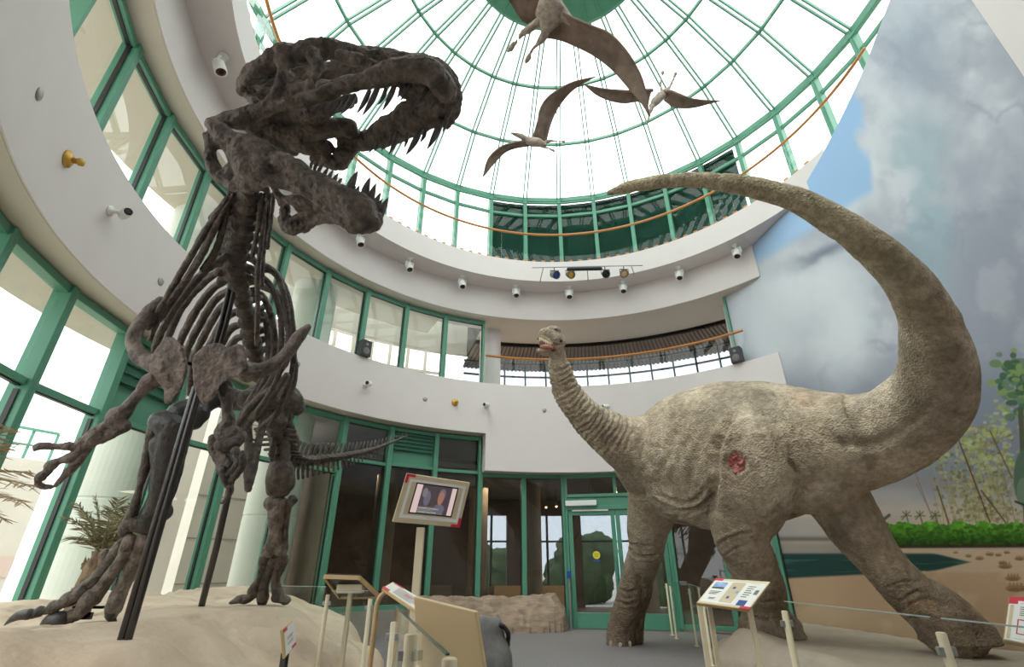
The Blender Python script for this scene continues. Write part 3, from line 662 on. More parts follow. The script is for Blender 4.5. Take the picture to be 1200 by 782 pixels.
# ================================================================== PLATFORMS AND ROCKS
def hfield(name, poly, hfun, m_, res=.045, zmin=-.02, inside=None):
    xs = [p[0] for p in poly]; ys = [p[1] for p in poly]
    nx = int((max(xs)-min(xs))/res)+2; ny = int((max(ys)-min(ys))/res)+2
    X, Y = np.meshgrid(np.linspace(min(xs)-.05, max(xs)+.05, nx), np.linspace(min(ys)-.05, max(ys)+.05, ny))
    x, y = X.ravel(), Y.ravel(); d = np.full(len(x), 1e9); ins = np.zeros(len(x), bool); n_ = len(poly)
    for i in range(n_):
        (ax, ay), (bx, by) = poly[i][:2], poly[(i+1) % n_][:2]
        free = len(poly[i]) > 2
        t = np.clip(((x-ax)*(bx-ax)+(y-ay)*(by-ay))/((bx-ax)**2+(by-ay)**2), 0, 1); dd = np.hypot(x-ax-t*(bx-ax), y-ay-t*(by-ay))
        if not free: d = np.minimum(d, dd)
        c = ((ay > y) != (by > y)) & (x < (bx-ax)*(y-ay)/(by-ay+1e-12)+ax); ins ^= c
    z = np.where(ins, hfun(x, y, d), zmin-.05); keep = ins & (z > zmin-.001)
    K = keep.reshape(X.shape); idx = np.arange(len(x)).reshape(X.shape)
    fc = K[:-1, :-1] & K[1:, :-1] & K[1:, 1:] & K[:-1, 1:]
    q = np.stack([idx[:-1, :-1], idx[:-1, 1:], idx[1:, 1:], idx[1:, :-1]], -1)[fc]
    used = np.unique(q); mp_ = -np.ones(len(x), int); mp_[used] = np.arange(len(used)); co = np.stack([x, y, z], -1)[used]; q = mp_[q]
    me = bpy.data.meshes.new(name); me.from_pydata(co.tolist(), [], q.tolist()); 
    bm = bmesh.new(); bm.from_mesh(me); be = [e for e in bm.edges if e.is_boundary]
    g = bmesh.ops.extrude_edge_only(bm, edges=be)['geom']
    for v in g:
        if isinstance(v, bmesh.types.BMVert): v.co.z = zmin
    bm.to_mesh(me); bm.free(); o = put(name, me, m_, None, True); return o
def arcpts(R, a0, a1, n_): return [(R*math.cos(math.radians(a0+(a1-a0)*i/n_)), R*math.sin(math.radians(a0+(a1-a0)*i/n_)), 1) for i in range(n_+1)]
FEET = [(25, 733, 3.75, -.01, .4), (70, 736, 3.8, -.01, .45), (133, 728, 3.88, 0, .4), (305, 708, 4.94, -.01, .55), (146, 752, 3.08, .01, .4), (236, 711, 4.6, .0, .4)]
# sand coloured base of the standing skeleton
def h_left(x, y, d):
    q = np.stack([x, y, 0*x], -1); n1 = fbm(q*.8+3, 3); n2 = fbm(q*2.6+8, 4)
    e = sm(d+.35*n1+.1*n2, .0, .62); lobes = sm(d+.25*n1, .5, 1.5)
    top = .50+.36*lobes
    r = np.hypot(x, y); z = top*e**.6+.05*n1*e+.035*n2*e*(1-.5*lobes)+.02*np.abs(fbm(q*5, 3))*e
    z = z+.05*sm(r, 5.6, 6.3)-.05*np.exp(-(fbm(q*1.1+40, 3)/.03)**2)*e+.10*fbm(q*1.4+70, 4)*e-.04*np.exp(-(fbm(q*2.0+90, 3)/.04)**2)*e*(1-lobes*.5)
    for (u_, v_, d_, dz, rr) in FEET:
        p_ = P(u_, v_, d_); g = np.exp(-(((x-p_.x)**2+(y-p_.y)**2)/rr**2)**1.5); z = z*(1-g)+(p_.z+dz)*g
    return z
pl_l = arcpts(6.27, 137.5, 232, 60)
edge = cat_rom([(-3.3, -4.6), (-2.95, -4.0), (-2.65, -2.6), (-2.42, -1.2), (-2.45, .0), (-2.75, 1.2), (-3.1, 2.2), (-3.85, 3.4), (-4.6, 4.2)], 5)
rock_l = hfield('sand_rock_base', pl_l+[tuple(map(float, p)) for p in edge[:-1]], h_left, M['sand'])
tag(rock_l, 'pale sand-coloured sculpted rock base under the tall dark skeleton', 'rock base')
# base under the grey long-necked dinosaur
def h_right(x, y, d):
    q = np.stack([x, y, 0*x], -1); n1 = fbm(q*.9+30, 3); n2 = fbm(q*2.4+18, 4)
    e = sm(d+.2*n1+.05*n2, .0, .45)
    z = .27*e**.55+.05*n1*e+.02*n2*e
    z = z+.05*np.exp(-((x-2.6)**2+(y-2.3)**2)/.5)*e+.17*np.exp(-((x-2.0)**2+(y-1.75)**2)/.22)*e+.10*np.exp(-((x-1.95)**2+(y-.6)**2)/.3)*e
    return z
mur = [(float(a)-.03, float(c), 1) for a, c in path][::-1]
edge = cat_rom([(3.9, 4.75), (3.1, 4.3), (2.35, 3.5), (1.75, 2.7), (1.62, 1.8), (2.0, .8), (2.15, -.6), (2.4, -2.4), (3.2, -3.4), (5.0, -3.2)], 5)
rock_r = hfield('sand_floor_base', mur+[tuple(map(float, p)) for p in edge], h_right, M['sand2'])
tag(rock_r, 'low grey-brown sand base under the long-necked dinosaur at the foot of the mural', 'rock base')
# low strata rock ledge left of the doors
def h_ledge(x, y, d):
    q = np.stack([x, y, 0*x], -1); n1 = fbm(q*2.2+50, 3); n2 = fbm(q*6+18, 4)
    st = d+.16*n1+.03*n2; return .26*sm(st, 0, .10)+.18*sm(st+.05*n1, .09, .20)+.22*sm(st-.04*n1, .18, .36)+.06*n1+.045*n2
L_ = arcpts(6.26, 89.3, 122, 24)
edge = [(-3.1, 5.0), (-2.6, 4.9), (-2.1, 5.2), (-1.6, 5.42), (-1.1, 5.55), (-.5, 5.6), (-.05, 5.72), (.05, 6.0)]
rock_w = hfield('strata_rock_ledge', L_+edge, h_ledge, M['rockwall'], .03)
tag(rock_w, 'low brown layered rock ledge below the windows left of the glass doors', 'rock ledge')
def ground(o, x, y):
    bv = BVHTree.FromPolygons([v.co[:] for v in o.data.vertices], [p.vertices[:] for p in o.data.polygons]); h = bv.ray_cast(Vector((x, y, 5)), Vector((0, 0, -1))); return h[0].z if h[0] else 0
BVL = BVHTree.FromPolygons([v.co[:] for v in rock_l.data.vertices], [p.vertices[:] for p in rock_l.data.polygons])
def gl(x, y):
    h = BVL.ray_cast(Vector((x, y, 5)), Vector((0, 0, -1))); return h[0].z if h[0] else 0

# ================================================================== LONG-NECKED DINOSAUR
sau = thing('sauropod_dinosaur', 'life-size grey-brown long-necked dinosaur rearing its head with tail arched overhead', 'dinosaur', (2.4, 2.9, 0))
b = B()
S = [(768, 538, 8.2, 50), (800, 532, 8.0, 68), (850, 528, 7.6, 79), (900, 524, 7.2, 78), (945, 522, 6.8, 70), (985, 518, 6.5, 60), (1020, 512, 6.3, 53), (1055, 498, 6.0, 48), (1085, 470, 5.7, 44), (1098, 437, 5.45, 38), (1094, 402, 5.3, 33), (1085, 366, 5.2, 27.5), (1056, 322, 5.05, 23), (1015, 284, 5.0, 19.5), (970, 254, 5.0, 16.5), (927, 232, 5.05, 14), (864, 216, 5.2, 11), (798, 211, 5.4, 9), (738, 219, 5.6, 6.8), (714, 226, 5.7, 3.5)]
stroke(b, S, 32, 8)
stroke(b, [(648, 400, 7.75, 8), (652, 412, 7.8, 9.5), (656, 432, 7.85, 13.5), (665, 460, 7.9, 16.5), (687, 488, 8.0, 20), (712, 507, 8.05, 26), (740, 522, 8.1, 36), (775, 530, 8.1, 52)], 28, 8)
stroke(b, [(798, 562, 7.9, 50), (845, 567, 7.5, 52), (905, 558, 7.1, 50)], 28, 6)          # belly
# legs
stroke(b, [(775, 560, 8.1, 38), (766, 590, 8.3, 30), (759, 618, 8.4, 24), (757, 645, 8.45, 19.5), (748, 672, 8.5, 18.5), (739, 700, 8.5, 16), (731, 725, 8.5, 15.5), (728, 744, 8.5, 17), (727, 750, 8.5, 17)], 22, 6)
stroke(b, [(757, 690, 8.55, 9), (747, 722, 8.6, 9), (745, 748, 8.6, 10)], 14, 4)
stroke(b, [(880, 530, 6.75, 50), (882, 560, 6.7, 50), (876, 590, 6.75, 42), (868, 618, 6.8, 34), (872, 640, 6.95, 29), (884, 668, 7.1, 28), (893, 694, 7.2, 26), (897, 718, 7.25, 26), (899, 736, 7.2, 32)], 22, 6)
stroke(b, [(840, 590, 6.9, 5), (856, 608, 6.75, 20), (866, 632, 6.75, 20)], 14, 4)
stroke(b, [(955, 545, 6.9, 48), (978, 580, 6.6, 36), (1004, 620, 6.4, 31), (1034, 660, 6.2, 26), (1066, 694, 6.05, 27), (1094, 716, 5.95, 32), (1113, 734, 5.9, 36)], 22, 6)
stroke(b, [(960, 560, 6.5, 42), (900, 570, 6.9, 30)], 18, 5)
# feet pads
for (u, v, d, r, h) in [(727, 749, 8.5, 17.5, 8), (1122, 744, 5.88, 40, 10), (903, 738, 7.15, 37, 10)]:
    c = P(u, v, d); rr = r*d/F; b.lathe((c.x, c.y, c.z-h*d/F), (0, 0, 1), [(0, rr*.9), (.03, rr), (rr*.5, rr*.92), (rr*.9, rr*.6)], 20)
# head
H = 7.72
stroke(b, [(650, 398, H, 9), (645, 394, H, 9), (638, 391, H-.03, 6.5), (634, 394, H-.05, 4)], 16, 5)
stroke(b, [(646, 386, H, 4.6), (653, 387, H, 4.2)], 12, 4)
stroke(b, [(656, 394, H, 4), (658, 400, H, 5), (655, 408, H, 6)], 12, 4)
stroke(b, [(652, 410, H, 7), (643, 412, H, 5.2), (635, 412.5, H-.03, 4.3), (631, 411, H-.05, 3)], 14, 5)
stroke(b, [(631, 396.5, H-.06, 2.2), (636, 396, H-.12, 2.2), (644, 401, H-.14, 2), (648, 408, H-.13, 2.4)], 10, 4)   # upper lip rim
FOLDS = [([(857, 492), (846, 506), (840, 528), (838, 560), (835, 598)], 6.5, .07), ([(862, 488), (852, 500), (846, 520)], 4, .04),
 ([(766, 586), (784, 596), (808, 598), (828, 586), (837, 566)], 3.5, .045), ([(772, 579), (794, 588), (816, 585), (832, 566)], 3, .035), ([(780, 603), (806, 604), (832, 592)], 2.5, .03),
 ([(908, 462), (921, 474), (930, 492), (934, 510)], 3.5, .035), ([(940, 560), (928, 545), (924, 525)], 4, .03), ([(920, 586), (905, 600), (893, 612)], 3, .03),
 ([(838, 642), (852, 632), (868, 626), (880, 624)], 2.6, .03), ([(846, 652), (862, 642), (880, 640)], 2.4, .025), ([(858, 668), (874, 660), (890, 664)], 2, .02),
 ([(738, 645), (748, 652), (762, 652), (775, 645)], 2.4, .04), ([(738, 638), (750, 640), (765, 640)], 2, .03), ([(726, 690), (736, 694), (748, 692)], 2.2, .03), ([(722, 705), (736, 708), (745, 705)], 2, .025),
 ([(880, 690), (900, 694), (918, 690)], 2.2, .03), ([(876, 702), (896, 706), (918, 702)], 2.2, .03), ([(878, 714), (898, 718), (920, 714)], 2, .025), ([(870, 728), (890, 724), (905, 728)], 2, .025),
 ([(1040, 690), (1058, 680), (1076, 684)], 2.4, .02), ([(1054, 706), (1070, 694), (1090, 694)], 2.4, .025), ([(1060, 716), (1080, 702), (1104, 706)], 2.2, .02), ([(1064, 728), (1078, 722), (1096, 726)], 2.2, .02),
 ([(940, 498), (990, 520), (1040, 515), (1090, 478)], 9, .02), ([(756, 496), (752, 520), (760, 548)], 7, .035), ([(741, 665), (752, 690), (748, 715)], 3, .03)]
NK = [P(656, 432, 7.85), P(665, 460, 7.9), P(687, 488, 8.0), P(712, 507, 8.05), P(740, 522, 8.1)]
def sau_extra(co, nr):
    u, v, z = proj(co); d = np.zeros(len(co)); c = np.array([CX, CY, CZ])
    face = (nr*(c-co)).sum(1) > 0; q = np.stack([u, v, 0*u], -1); jit = 2.0*fbm(q*.09, 3)
    for pts, wd, dep in FOLDS:
        pp = np.array(cat_rom(pts, 5)); best = np.full(len(u), 1e9); tt = np.zeros(len(u))
        bb = (u > pp[:, 0].min()-30) & (u < pp[:, 0].max()+30) & (v > pp[:, 1].min()-30) & (v < pp[:, 1].max()+30) & face
        i = np.nonzero(bb)[0]
        if not len(i): continue
        for k in range(len(pp)-1):
            a, e = pp[k], pp[k+1]; ab = e-a; t = np.clip(((u[i]-a[0])*ab[0]+(v[i]-a[1])*ab[1])/(ab@ab), 0, 1)
            dd = np.hypot(u[i]-a[0]-t*ab[0]+jit[i], v[i]-a[1]-t*ab[1]+jit[i]); m_ = dd < best[i]; best[i] = np.where(m_, dd, best[i]); tt[i] = np.where(m_, (k+t)/(len(pp)-1), tt[i])
        env = np.sin(np.clip(tt[i], 0.02, .98)*PI)**.4
        d[i] += -1.5*dep*np.exp(-(best[i]/wd)**2*2.2)*env+dep*.6*np.exp(-((best[i]-wd*1.5)/wd)**2)*env
    # wrinkles round the neck
    nk = (u < 742) & (v < 530) & (v > 418)
    s = np.zeros(len(u)); best = np.full(len(u), 1e9); acc = 0
    for a, e in zip(NK[:-1], NK[1:]):
        a_, e_ = np.array(a), np.array(e); ab = e_-a_; L2 = ab@ab; t = np.clip(((co-a_)@ab)/L2, -.2, 1); dd = np.linalg.norm(co-a_-t[:, None]*ab, axis=1)
        m_ = dd < best; best = np.where(m_, dd, best); s = np.where(m_, acc+t*math.sqrt(L2), s); acc += math.sqrt(L2)
    w_ = np.sin(s*72+4*fbm(co*3, 3)+2*fbm(co*9, 2)); d += np.where(nk, .011*(w_-.5*np.abs(w_)), 0)
    # faint ribs on the flank, skin grain
    rb = np.exp(-((u-790)/42)**2-((v-525)/42)**2)*np.sin(u*.33+v*.16+3*fbm(q*.03, 2)); d += .013*rb
    d += -.010*(1-sm(np.abs(fbm(co*np.array([1.6, 1.6, .9])+4, 3)), 0, .07))*(u > 740)*(u < 1010)
    legs = sm(v, 620, 660); d += legs*(-.012)*np.abs(fbm(co*np.array([4, 4, 14]), 3))
    fl_ = co[:, 2]; d += .004*fbm(co*26, 3)
    # wound
    r = np.hypot((u-863)/12, (v-543)/13)+.3*fbm(q*.25, 3); d += np.where(face, -.06*np.exp(-r**4*.8)+.02*np.exp(-((r-1.15)/.22)**2), 0)
    return d
me = remesh(b, .018, .012, 4.0, 3, sau_extra, 'body')
# skin material: mottled grey brown, darker lower legs, stained wound
m, nn, l, bs = new_mat('wrinkled_reptile_skin'); bs.inputs['Roughness'].default_value = .72; bs.inputs['Specular IOR Level'].default_value = .3
tcn = nn.new('ShaderNodeTexCoord')
def noise_node(sc_, det=8, st=None):
    t_ = nn.new('ShaderNodeTexNoise'); t_.inputs['Scale'].default_value = sc_; t_.inputs['Detail'].default_value = det; t_.inputs['Roughness'].default_value = .65
    if st: mp = nn.new('ShaderNodeMapping'); mp.inputs['Scale'].default_value = st; l.new(tcn.outputs['Object'], mp.inputs[0]); l.new(mp.outputs[0], t_.inputs['Vector'])
    else: l.new(tcn.outputs['Object'], t_.inputs['Vector'])
    return t_
def ramp(inp, stops):
    r = nn.new('ShaderNodeValToRGB'); e = r.color_ramp.elements; e[0].position, e[0].color = stops[0][0], (*stops[0][1], 1); e[1].position, e[1].color = stops[-1][0], (*stops[-1][1], 1)
    for p_, c_ in stops[1:-1]: x = e.new(p_); x.color = (*c_, 1)
    l.new(inp, r.inputs[0]); return r
def mixc(fac, a, b_, mode='MIX'):
    x = nn.new('ShaderNodeMixRGB'); x.blend_type = mode
    for k, s in zip((0, 1, 2), (fac, a, b_)):
        if hasattr(s, 'is_linked'): l.new(s, x.inputs[k])
        elif isinstance(s, tuple): x.inputs[k].default_value = (*s, 1)
        else: x.inputs[k].default_value = s
    return x.outputs[0]
n1 = noise_node(1.6); n2 = noise_node(14, 9); n3 = noise_node(3.0, 5)
base = ramp(n1.outputs[0], [(.3, (.30, .235, .17)), (.5, (.45, .37, .275)), (.7, (.60, .52, .41))]).outputs[0]
spk = ramp(n2.outputs[0], [(.38, (.62, .60, .58)), (.62, (1.12, 1.1, 1.08))]).outputs[0]
base = mixc(.8, base, spk, 'MULTIPLY')
att = nn.new('ShaderNodeAttribute'); att.attribute_name = 'tint'
base = mixc(1.0, base, att.outputs['Color'], 'MULTIPLY')
l.new(base, bs.inputs['Base Color'])
v1 = nn.new('ShaderNodeTexVoronoi'); v1.inputs['Scale'].default_value = 42; l.new(tcn.outputs['Object'], v1.inputs['Vector'])
ad = nn.new('ShaderNodeMath'); ad.operation = 'ADD'; l.new(v1.outputs['Distance'], ad.inputs[0]); nb_ = noise_node(20, 9); l.new(nb_.outputs[0], ad.inputs[1])
bp = nn.new('ShaderNodeBump'); bp.inputs['Strength'].default_value = .75; bp.inputs['Distance'].default_value = .025; l.new(ad.outputs[0], bp.inputs['Height']); l.new(bp.outputs[0], bs.inputs['Normal'])
n_ = len(me.vertices); co = np.empty(n_*3); me.vertices.foreach_get('co', co); co = co.reshape(-1, 3); u, v, z = proj(co)
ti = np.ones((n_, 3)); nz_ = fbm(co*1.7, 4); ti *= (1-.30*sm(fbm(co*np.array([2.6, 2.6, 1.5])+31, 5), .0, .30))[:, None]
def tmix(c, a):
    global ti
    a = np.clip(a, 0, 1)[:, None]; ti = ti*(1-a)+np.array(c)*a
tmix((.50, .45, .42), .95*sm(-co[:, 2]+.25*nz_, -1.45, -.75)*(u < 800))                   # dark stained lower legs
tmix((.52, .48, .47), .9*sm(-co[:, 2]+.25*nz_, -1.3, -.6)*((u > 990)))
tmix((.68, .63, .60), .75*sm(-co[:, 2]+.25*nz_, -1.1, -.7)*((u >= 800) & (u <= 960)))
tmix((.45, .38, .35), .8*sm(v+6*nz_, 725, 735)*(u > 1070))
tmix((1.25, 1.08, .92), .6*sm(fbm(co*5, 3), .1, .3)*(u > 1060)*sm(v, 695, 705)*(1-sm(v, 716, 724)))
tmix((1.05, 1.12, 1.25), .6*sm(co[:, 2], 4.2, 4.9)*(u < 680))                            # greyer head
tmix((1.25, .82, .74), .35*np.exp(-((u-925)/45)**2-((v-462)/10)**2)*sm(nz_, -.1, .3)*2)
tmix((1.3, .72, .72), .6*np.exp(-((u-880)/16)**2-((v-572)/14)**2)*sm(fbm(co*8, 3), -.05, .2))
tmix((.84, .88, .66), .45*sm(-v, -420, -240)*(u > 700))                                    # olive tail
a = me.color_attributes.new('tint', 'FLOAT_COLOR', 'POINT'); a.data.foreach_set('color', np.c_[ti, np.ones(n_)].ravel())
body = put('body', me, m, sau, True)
SB = BVHTree.FromPolygons([x.co[:] for x in me.vertices], [p.vertices[:] for p in me.polygons])
def shit(u, v):
    c = Vector((CX, CY, CZ)); h = SB.ray_cast(c, (P(u, v, 1)-c).normalized()); return h[0], h[1]
M['wound'] = mat('raw_wound_flesh', (.30, .035, .045), (.07, .010, .015), 22, .3, .8, 50, c3=(.42, .13, .12))
M['gum'] = mat('pink_mouth_flesh', (.20, .065, .05), (.12, .03, .02), 14, .35)
M['ivory'] = mat('ivory_tooth', (.72, .60, .42), (.62, .5, .33), 20, .3)
p0, n0 = shit(863, 543)
b = B(); rw = random.Random(2)
for k in range(34):
    a = rw.random()*2*PI; r = rw.random()**.6; h, nn_ = shit(863+9*r*math.cos(a), 543+11*r*math.sin(a))
    if h: b.tube([h-nn_*.01, h-nn_*.006+Vector((rw.uniform(-.05, .05), 0, rw.uniform(-.05, .05)))], rw.uniform(.012, .026), 8)
put('wound', remesh(b, .008, .012, 14, 1), M['wound'], sau, True)
h, nn_ = shit(657.5, 399.5)
b = B(); b.tube([h-nn_*.01, h+nn_*.004], .026, 12); b.put('eye', M['black'], sau, True)
h, nn_ = shit(651, 386); b = B(); b.tube([h-nn_*.005+Vector((-.03, 0, .01)), h-nn_*.001, h-nn_*.005+Vector((.03, 0, -.012))], [.006, .013, .006], 8); b.put('nostril', M['black'], sau, True)
b = B(); stroke(b, [(649, 409, H-.12, 3.5), (642, 405, H-.10, 6.0), (636, 403, H-.07, 5)], 12, 4); mo = put('mouth', remesh(b, .012, .006, 20, 1), M['dgum'] if 'dgum' in M else M['gum'], sau, True)
b = B(); stroke(b, [(646, 408, H-.19, 2.4), (640, 406.5, H-.19, 3.2), (635, 406.5, H-.15, 2.2)], 12, 4); b.put('tongue', mat('tongue_flesh', (.36, .14, .10), (.28, .10, .07), 14, .3), sau, True)
for k in range(9):
    t_ = k/8; u = 632.5+14*t_; v = 396.5+7*t_**1.3+ (1-t_)*.0; p = P(u, v+1.2, H-.15-.04*math.sin(PI*t_)); b = B(); b.tube([p+Vector((0, 0, .02)), p, p-Vector((0, 0, .028))], [.011, .010, .003], 6); b.put('tooth', M['ivory'], sau, True)
for k in range(8):
    t_ = k/7; u = 631.5+15*t_; v = 409.8-.4*t_; p = P(u, v, H-.12-.05*math.sin(PI*t_)); b = B(); b.tube([p-Vector((0, 0, .02)), p, p+Vector((0, 0, .024))], [.010, .009, .003], 6); b.put('tooth', M['ivory'], sau, True)
# toe nails on the hind and front feet
for (u, v) in [(716, 757), (727, 759), (738, 757), (876, 752), (893, 756), (912, 755)]:
    h, nn_ = shit(u, v-3)
    if h: b = B(); b.tube([h-nn_*.03+Vector((0, 0, .03)), h+nn_*.005, h+nn_*.01-Vector((0, 0, .05))], [.03, .035, .02], 8); b.put('toe_nail', M['fur'], sau, True)
print('SAU verts', len(me.vertices))

# ================================================================== TALL SKELETON
rex = thing('tyrannosaur_skeleton', 'tall dark mounted meat-eater skeleton with gaping toothed skull facing right', 'dinosaur skeleton', (-3.6, -1.2, .85))
def bulge(pts, k=2.0):
    m_ = sum(p[-1] for p in pts)/len(pts); return [(*p[:-1], max(.8, p[-1]+(k-1)*(p[-1]-m_)) if p[-1] > 2.6 else p[-1]) for p in pts]
def bonepart(name, strokes, m_='bone', vox=.011, amp=.006, sc_=9, plates=(), parent=rex, n=12, sm_=2, extra=None):
    b = B()
    for s in strokes: stroke(b, s, n, 5)
    for p, t in plates: plate(b, p, t)
    return put(name, remesh(b, vox, amp*1.15, sc_, sm_, extra, 'm', .004 if amp else 0), M[m_], parent, True)
# ---- skull: near side ~2.3 m deep, far side ~2.75 m
N_, Fd = 2.30, 2.72
sk = [
 # near upper jaw bar and cheek
 [(247, 146, 2.42, 7), (262, 142, 2.4, 8), (284, 137, 2.38, 9), (310, 128, 2.36, 8.5), (335, 121, 2.34, 8), (362, 114, 2.32, 8), (390, 106, 2.3, 8.5), (418, 97, 2.28, 9), (445, 88, 2.26, 11), (470, 80, 2.24, 14), (495, 82, 2.24, 15), (513, 92, 2.24, 15), (522, 106, 2.28, 14)],
 # snout front
 [(466, 72, 2.28, 10), (490, 72, 2.27, 9), (512, 78, 2.27, 10), (526, 92, 2.3, 10), (532, 112, 2.34, 9), (531, 130, 2.4, 9), (523, 143, 2.46, 8)],
 # skull roof ridge
 [(284, 97, 2.5, 7), (296, 88, 2.48, 11), (312, 80, 2.46, 12), (330, 66, 2.45, 12), (345, 66, 2.44, 13), (362, 62, 2.43, 12), (385, 58, 2.42, 11), (410, 62, 2.41, 9), (432, 67, 2.4, 9), (455, 70, 2.36, 11), (480, 73, 2.32, 9)],
 [(420, 60, 2.5, 5), (450, 62, 2.5, 5), (485, 68, 2.5, 5), (515, 78, 2.48, 6), (530, 96, 2.48, 6)],
 # occipital mass
 [(286, 98, 2.6, 8), (300, 106, 2.75, 10), (318, 100, 2.8, 12), (335, 92, 2.8, 12)],
 [(284, 106, 2.5, 6), (292, 112, 2.5, 5), (300, 122, 2.45, 5)],
 # near bars
 [(330, 72, 2.4, 8), (331, 88, 2.38, 6.5), (326, 104, 2.36, 6), (318, 118, 2.35, 6), (300, 130, 2.36, 6)],
 [(367, 64, 2.36, 8), (373, 78, 2.35, 6.5), (366, 92, 2.34, 5.5), (352, 102, 2.34, 6), (340, 112, 2.33, 6), (326, 124, 2.34, 5)],
 [(362, 95, 2.33, 5), (362, 106, 2.32, 5), (364, 114, 2.32, 5)],
 [(398, 64, 2.36, 7), (415, 70, 2.34, 7), (434, 74, 2.32, 7), (452, 80, 2.3, 8)],
 # nostril rim
 [(486, 70, 2.26, 4.5), (500, 80, 2.24, 5), (514, 82, 2.24, 4), (522, 86, 2.26, 4)],
 [(462, 94, 2.34, 7), (480, 98, 2.36, 11), (500, 100, 2.36, 13), (516, 108, 2.38, 12)],
 [(402, 104, 2.3, 8), (430, 96, 2.28, 9), (456, 90, 2.26, 11)],
 [(282, 99, 2.5, 5), (290, 92, 2.44, 6), (298, 84, 2.42, 7)], [(329, 58, 2.4, 6), (338, 58, 2.42, 7), (348, 60, 2.42, 6)], [(356, 54, 2.4, 8), (366, 52, 2.4, 8), (384, 51, 2.4, 7)],
 # palate and braincase
 [(310, 148, 2.6, 11), (335, 152, 2.6, 14), (360, 150, 2.6, 14), (385, 150, 2.62, 12), (408, 150, 2.64, 11)],
 [(318, 132, 2.55, 10), (345, 134, 2.55, 11), (372, 132, 2.52, 11), (395, 124, 2.5, 9), (412, 116, 2.46, 7)],
 [(340, 165, 2.66, 10), (362, 172, 2.66, 9), (382, 172, 2.7, 9)],
 [(326, 158, 2.62, 9), (330, 170, 2.66, 7), (344, 178, 2.7, 5)], [(300, 150, 2.5, 5), (292, 152, 2.5, 4), (305, 160, 2.6, 6), (318, 168, 2.6, 6)],
 # far jugal, pterygoid, far maxilla
 [(372, 186, 2.74, 8), (386, 190, 2.74, 8), (398, 192, 2.74, 8), (404, 180, 2.74, 11), (414, 166, 2.74, 11), (430, 164, 2.72, 12)],
 [(392, 150, 2.7, 5), (400, 158, 2.7, 6), (400, 175, 2.72, 5)],
 [(430, 166, 2.70, 10), (450, 156, 2.64, 16), (472, 145, 2.58, 19), (495, 134, 2.5, 20), (515, 124, 2.42, 17), (525, 112, 2.36, 13)],
 [(478, 106, 2.48, 9), (494, 112, 2.46, 12), (512, 112, 2.42, 12)],
 # far side wall behind the openings
 [(346, 100, 2.88, 10), (372, 92, 2.88, 13), (400, 82, 2.86, 12), (430, 82, 2.8, 9), (455, 85, 2.7, 9)],
 [(380, 104, 2.74, 10), (400, 98, 2.74, 8), (424, 90, 2.72, 5)],
 [(300, 118, 2.7, 8), (322, 112, 2.7, 9), (344, 112, 2.7, 8)],
 [(268, 146, 2.46, 6), (290, 146, 2.5, 6), (312, 140, 2.5, 8)],
]
def pits(co, nr):
    r = fbm(co*34, 2); return -.006*sm(r, .28, .45)+.004*fbm(co*np.array([14, 14, 40]), 2)
pl_s = [([(338, 100, 2.36), (352, 92, 2.35), (366, 94, 2.34), (374, 104, 2.33), (366, 114, 2.33), (340, 122, 2.34), (318, 128, 2.36), (314, 122, 2.36)], .03),
 ([(430, 60, 2.42), (462, 64, 2.38), (474, 74, 2.34), (466, 90, 2.32), (446, 84, 2.36), (428, 76, 2.40)], .05),
 ([(290, 98, 2.82), (300, 90, 2.82), (345, 74, 2.84), (372, 76, 2.86), (374, 100, 2.88), (350, 118, 2.86), (316, 128, 2.84), (296, 122, 2.82)], .06),
 ([(372, 74, 2.86), (440, 72, 2.8), (462, 84, 2.72), (440, 92, 2.76), (412, 94, 2.84), (404, 104, 2.86), (374, 108, 2.88)], .05)]
skull = bonepart('skull', sk, 'boneL', .0075, .012, 14, plates=pl_s, extra=pits, sm_=1)
def tooth(parent, u0, v0, u1, v1, d, r, bend=2.0, m_='tooth'):
    dx_, dy_ = u1-u0, v1-v0; L = math.hypot(dx_, dy_); nx, ny = -dy_/L, dx_/L
    if nx > 0: nx, ny = -nx, -ny
    b = B(); w_ = cat_rom([(*P(u0-dx_*.15, v0-dy_*.15, d), r*.9*d/F), (*P(u0+dx_*.3-nx*bend, v0+dy_*.3-ny*bend, d), r*d/F), (*P(u0+dx_*.7-nx*bend*.7, v0+dy_*.7-ny*bend*.7, d), r*.62*d/F), (*P(u1, v1, d), .0012)], 4)
    b.tube([p[:3] for p in w_], [max(p[3], .001) for p in w_], 10); return b.put('tooth', M[m_], parent, True)
z6 = lambda x, y: (340+x*.18333, 30+y*.18333)
for a, e, r in [((770, 350), (705, 482), 3), ((715, 365), (685, 465), 2.6), ((660, 395), (588, 548), 3.3), ((605, 420), (562, 508), 2.6), ((545, 425), (462, 575), 3.6), ((495, 440), (425, 562), 3), ((400, 462), (318, 572), 2.8), ((355, 468), (280, 562), 2.5), ((310, 488), (258, 552), 2), ((265, 498), (226, 548), 2), ((215, 508), (178, 548), 1.8), ((170, 520), (132, 552), 1.6), ((880, 385), (812, 505), 2.6), ((952, 438), (893, 535), 2.3), ((1027, 535), (988, 612), 2.2)]:
    (u0, v0), (u1, v1) = z6(*a), z6(*e); tooth(skull, u0, v0, u1, v1, 2.27+.0008*abs(u0-440), r, 1.2)
z2 = lambda x, y: (220+x*.3324, 30+y*.3324)
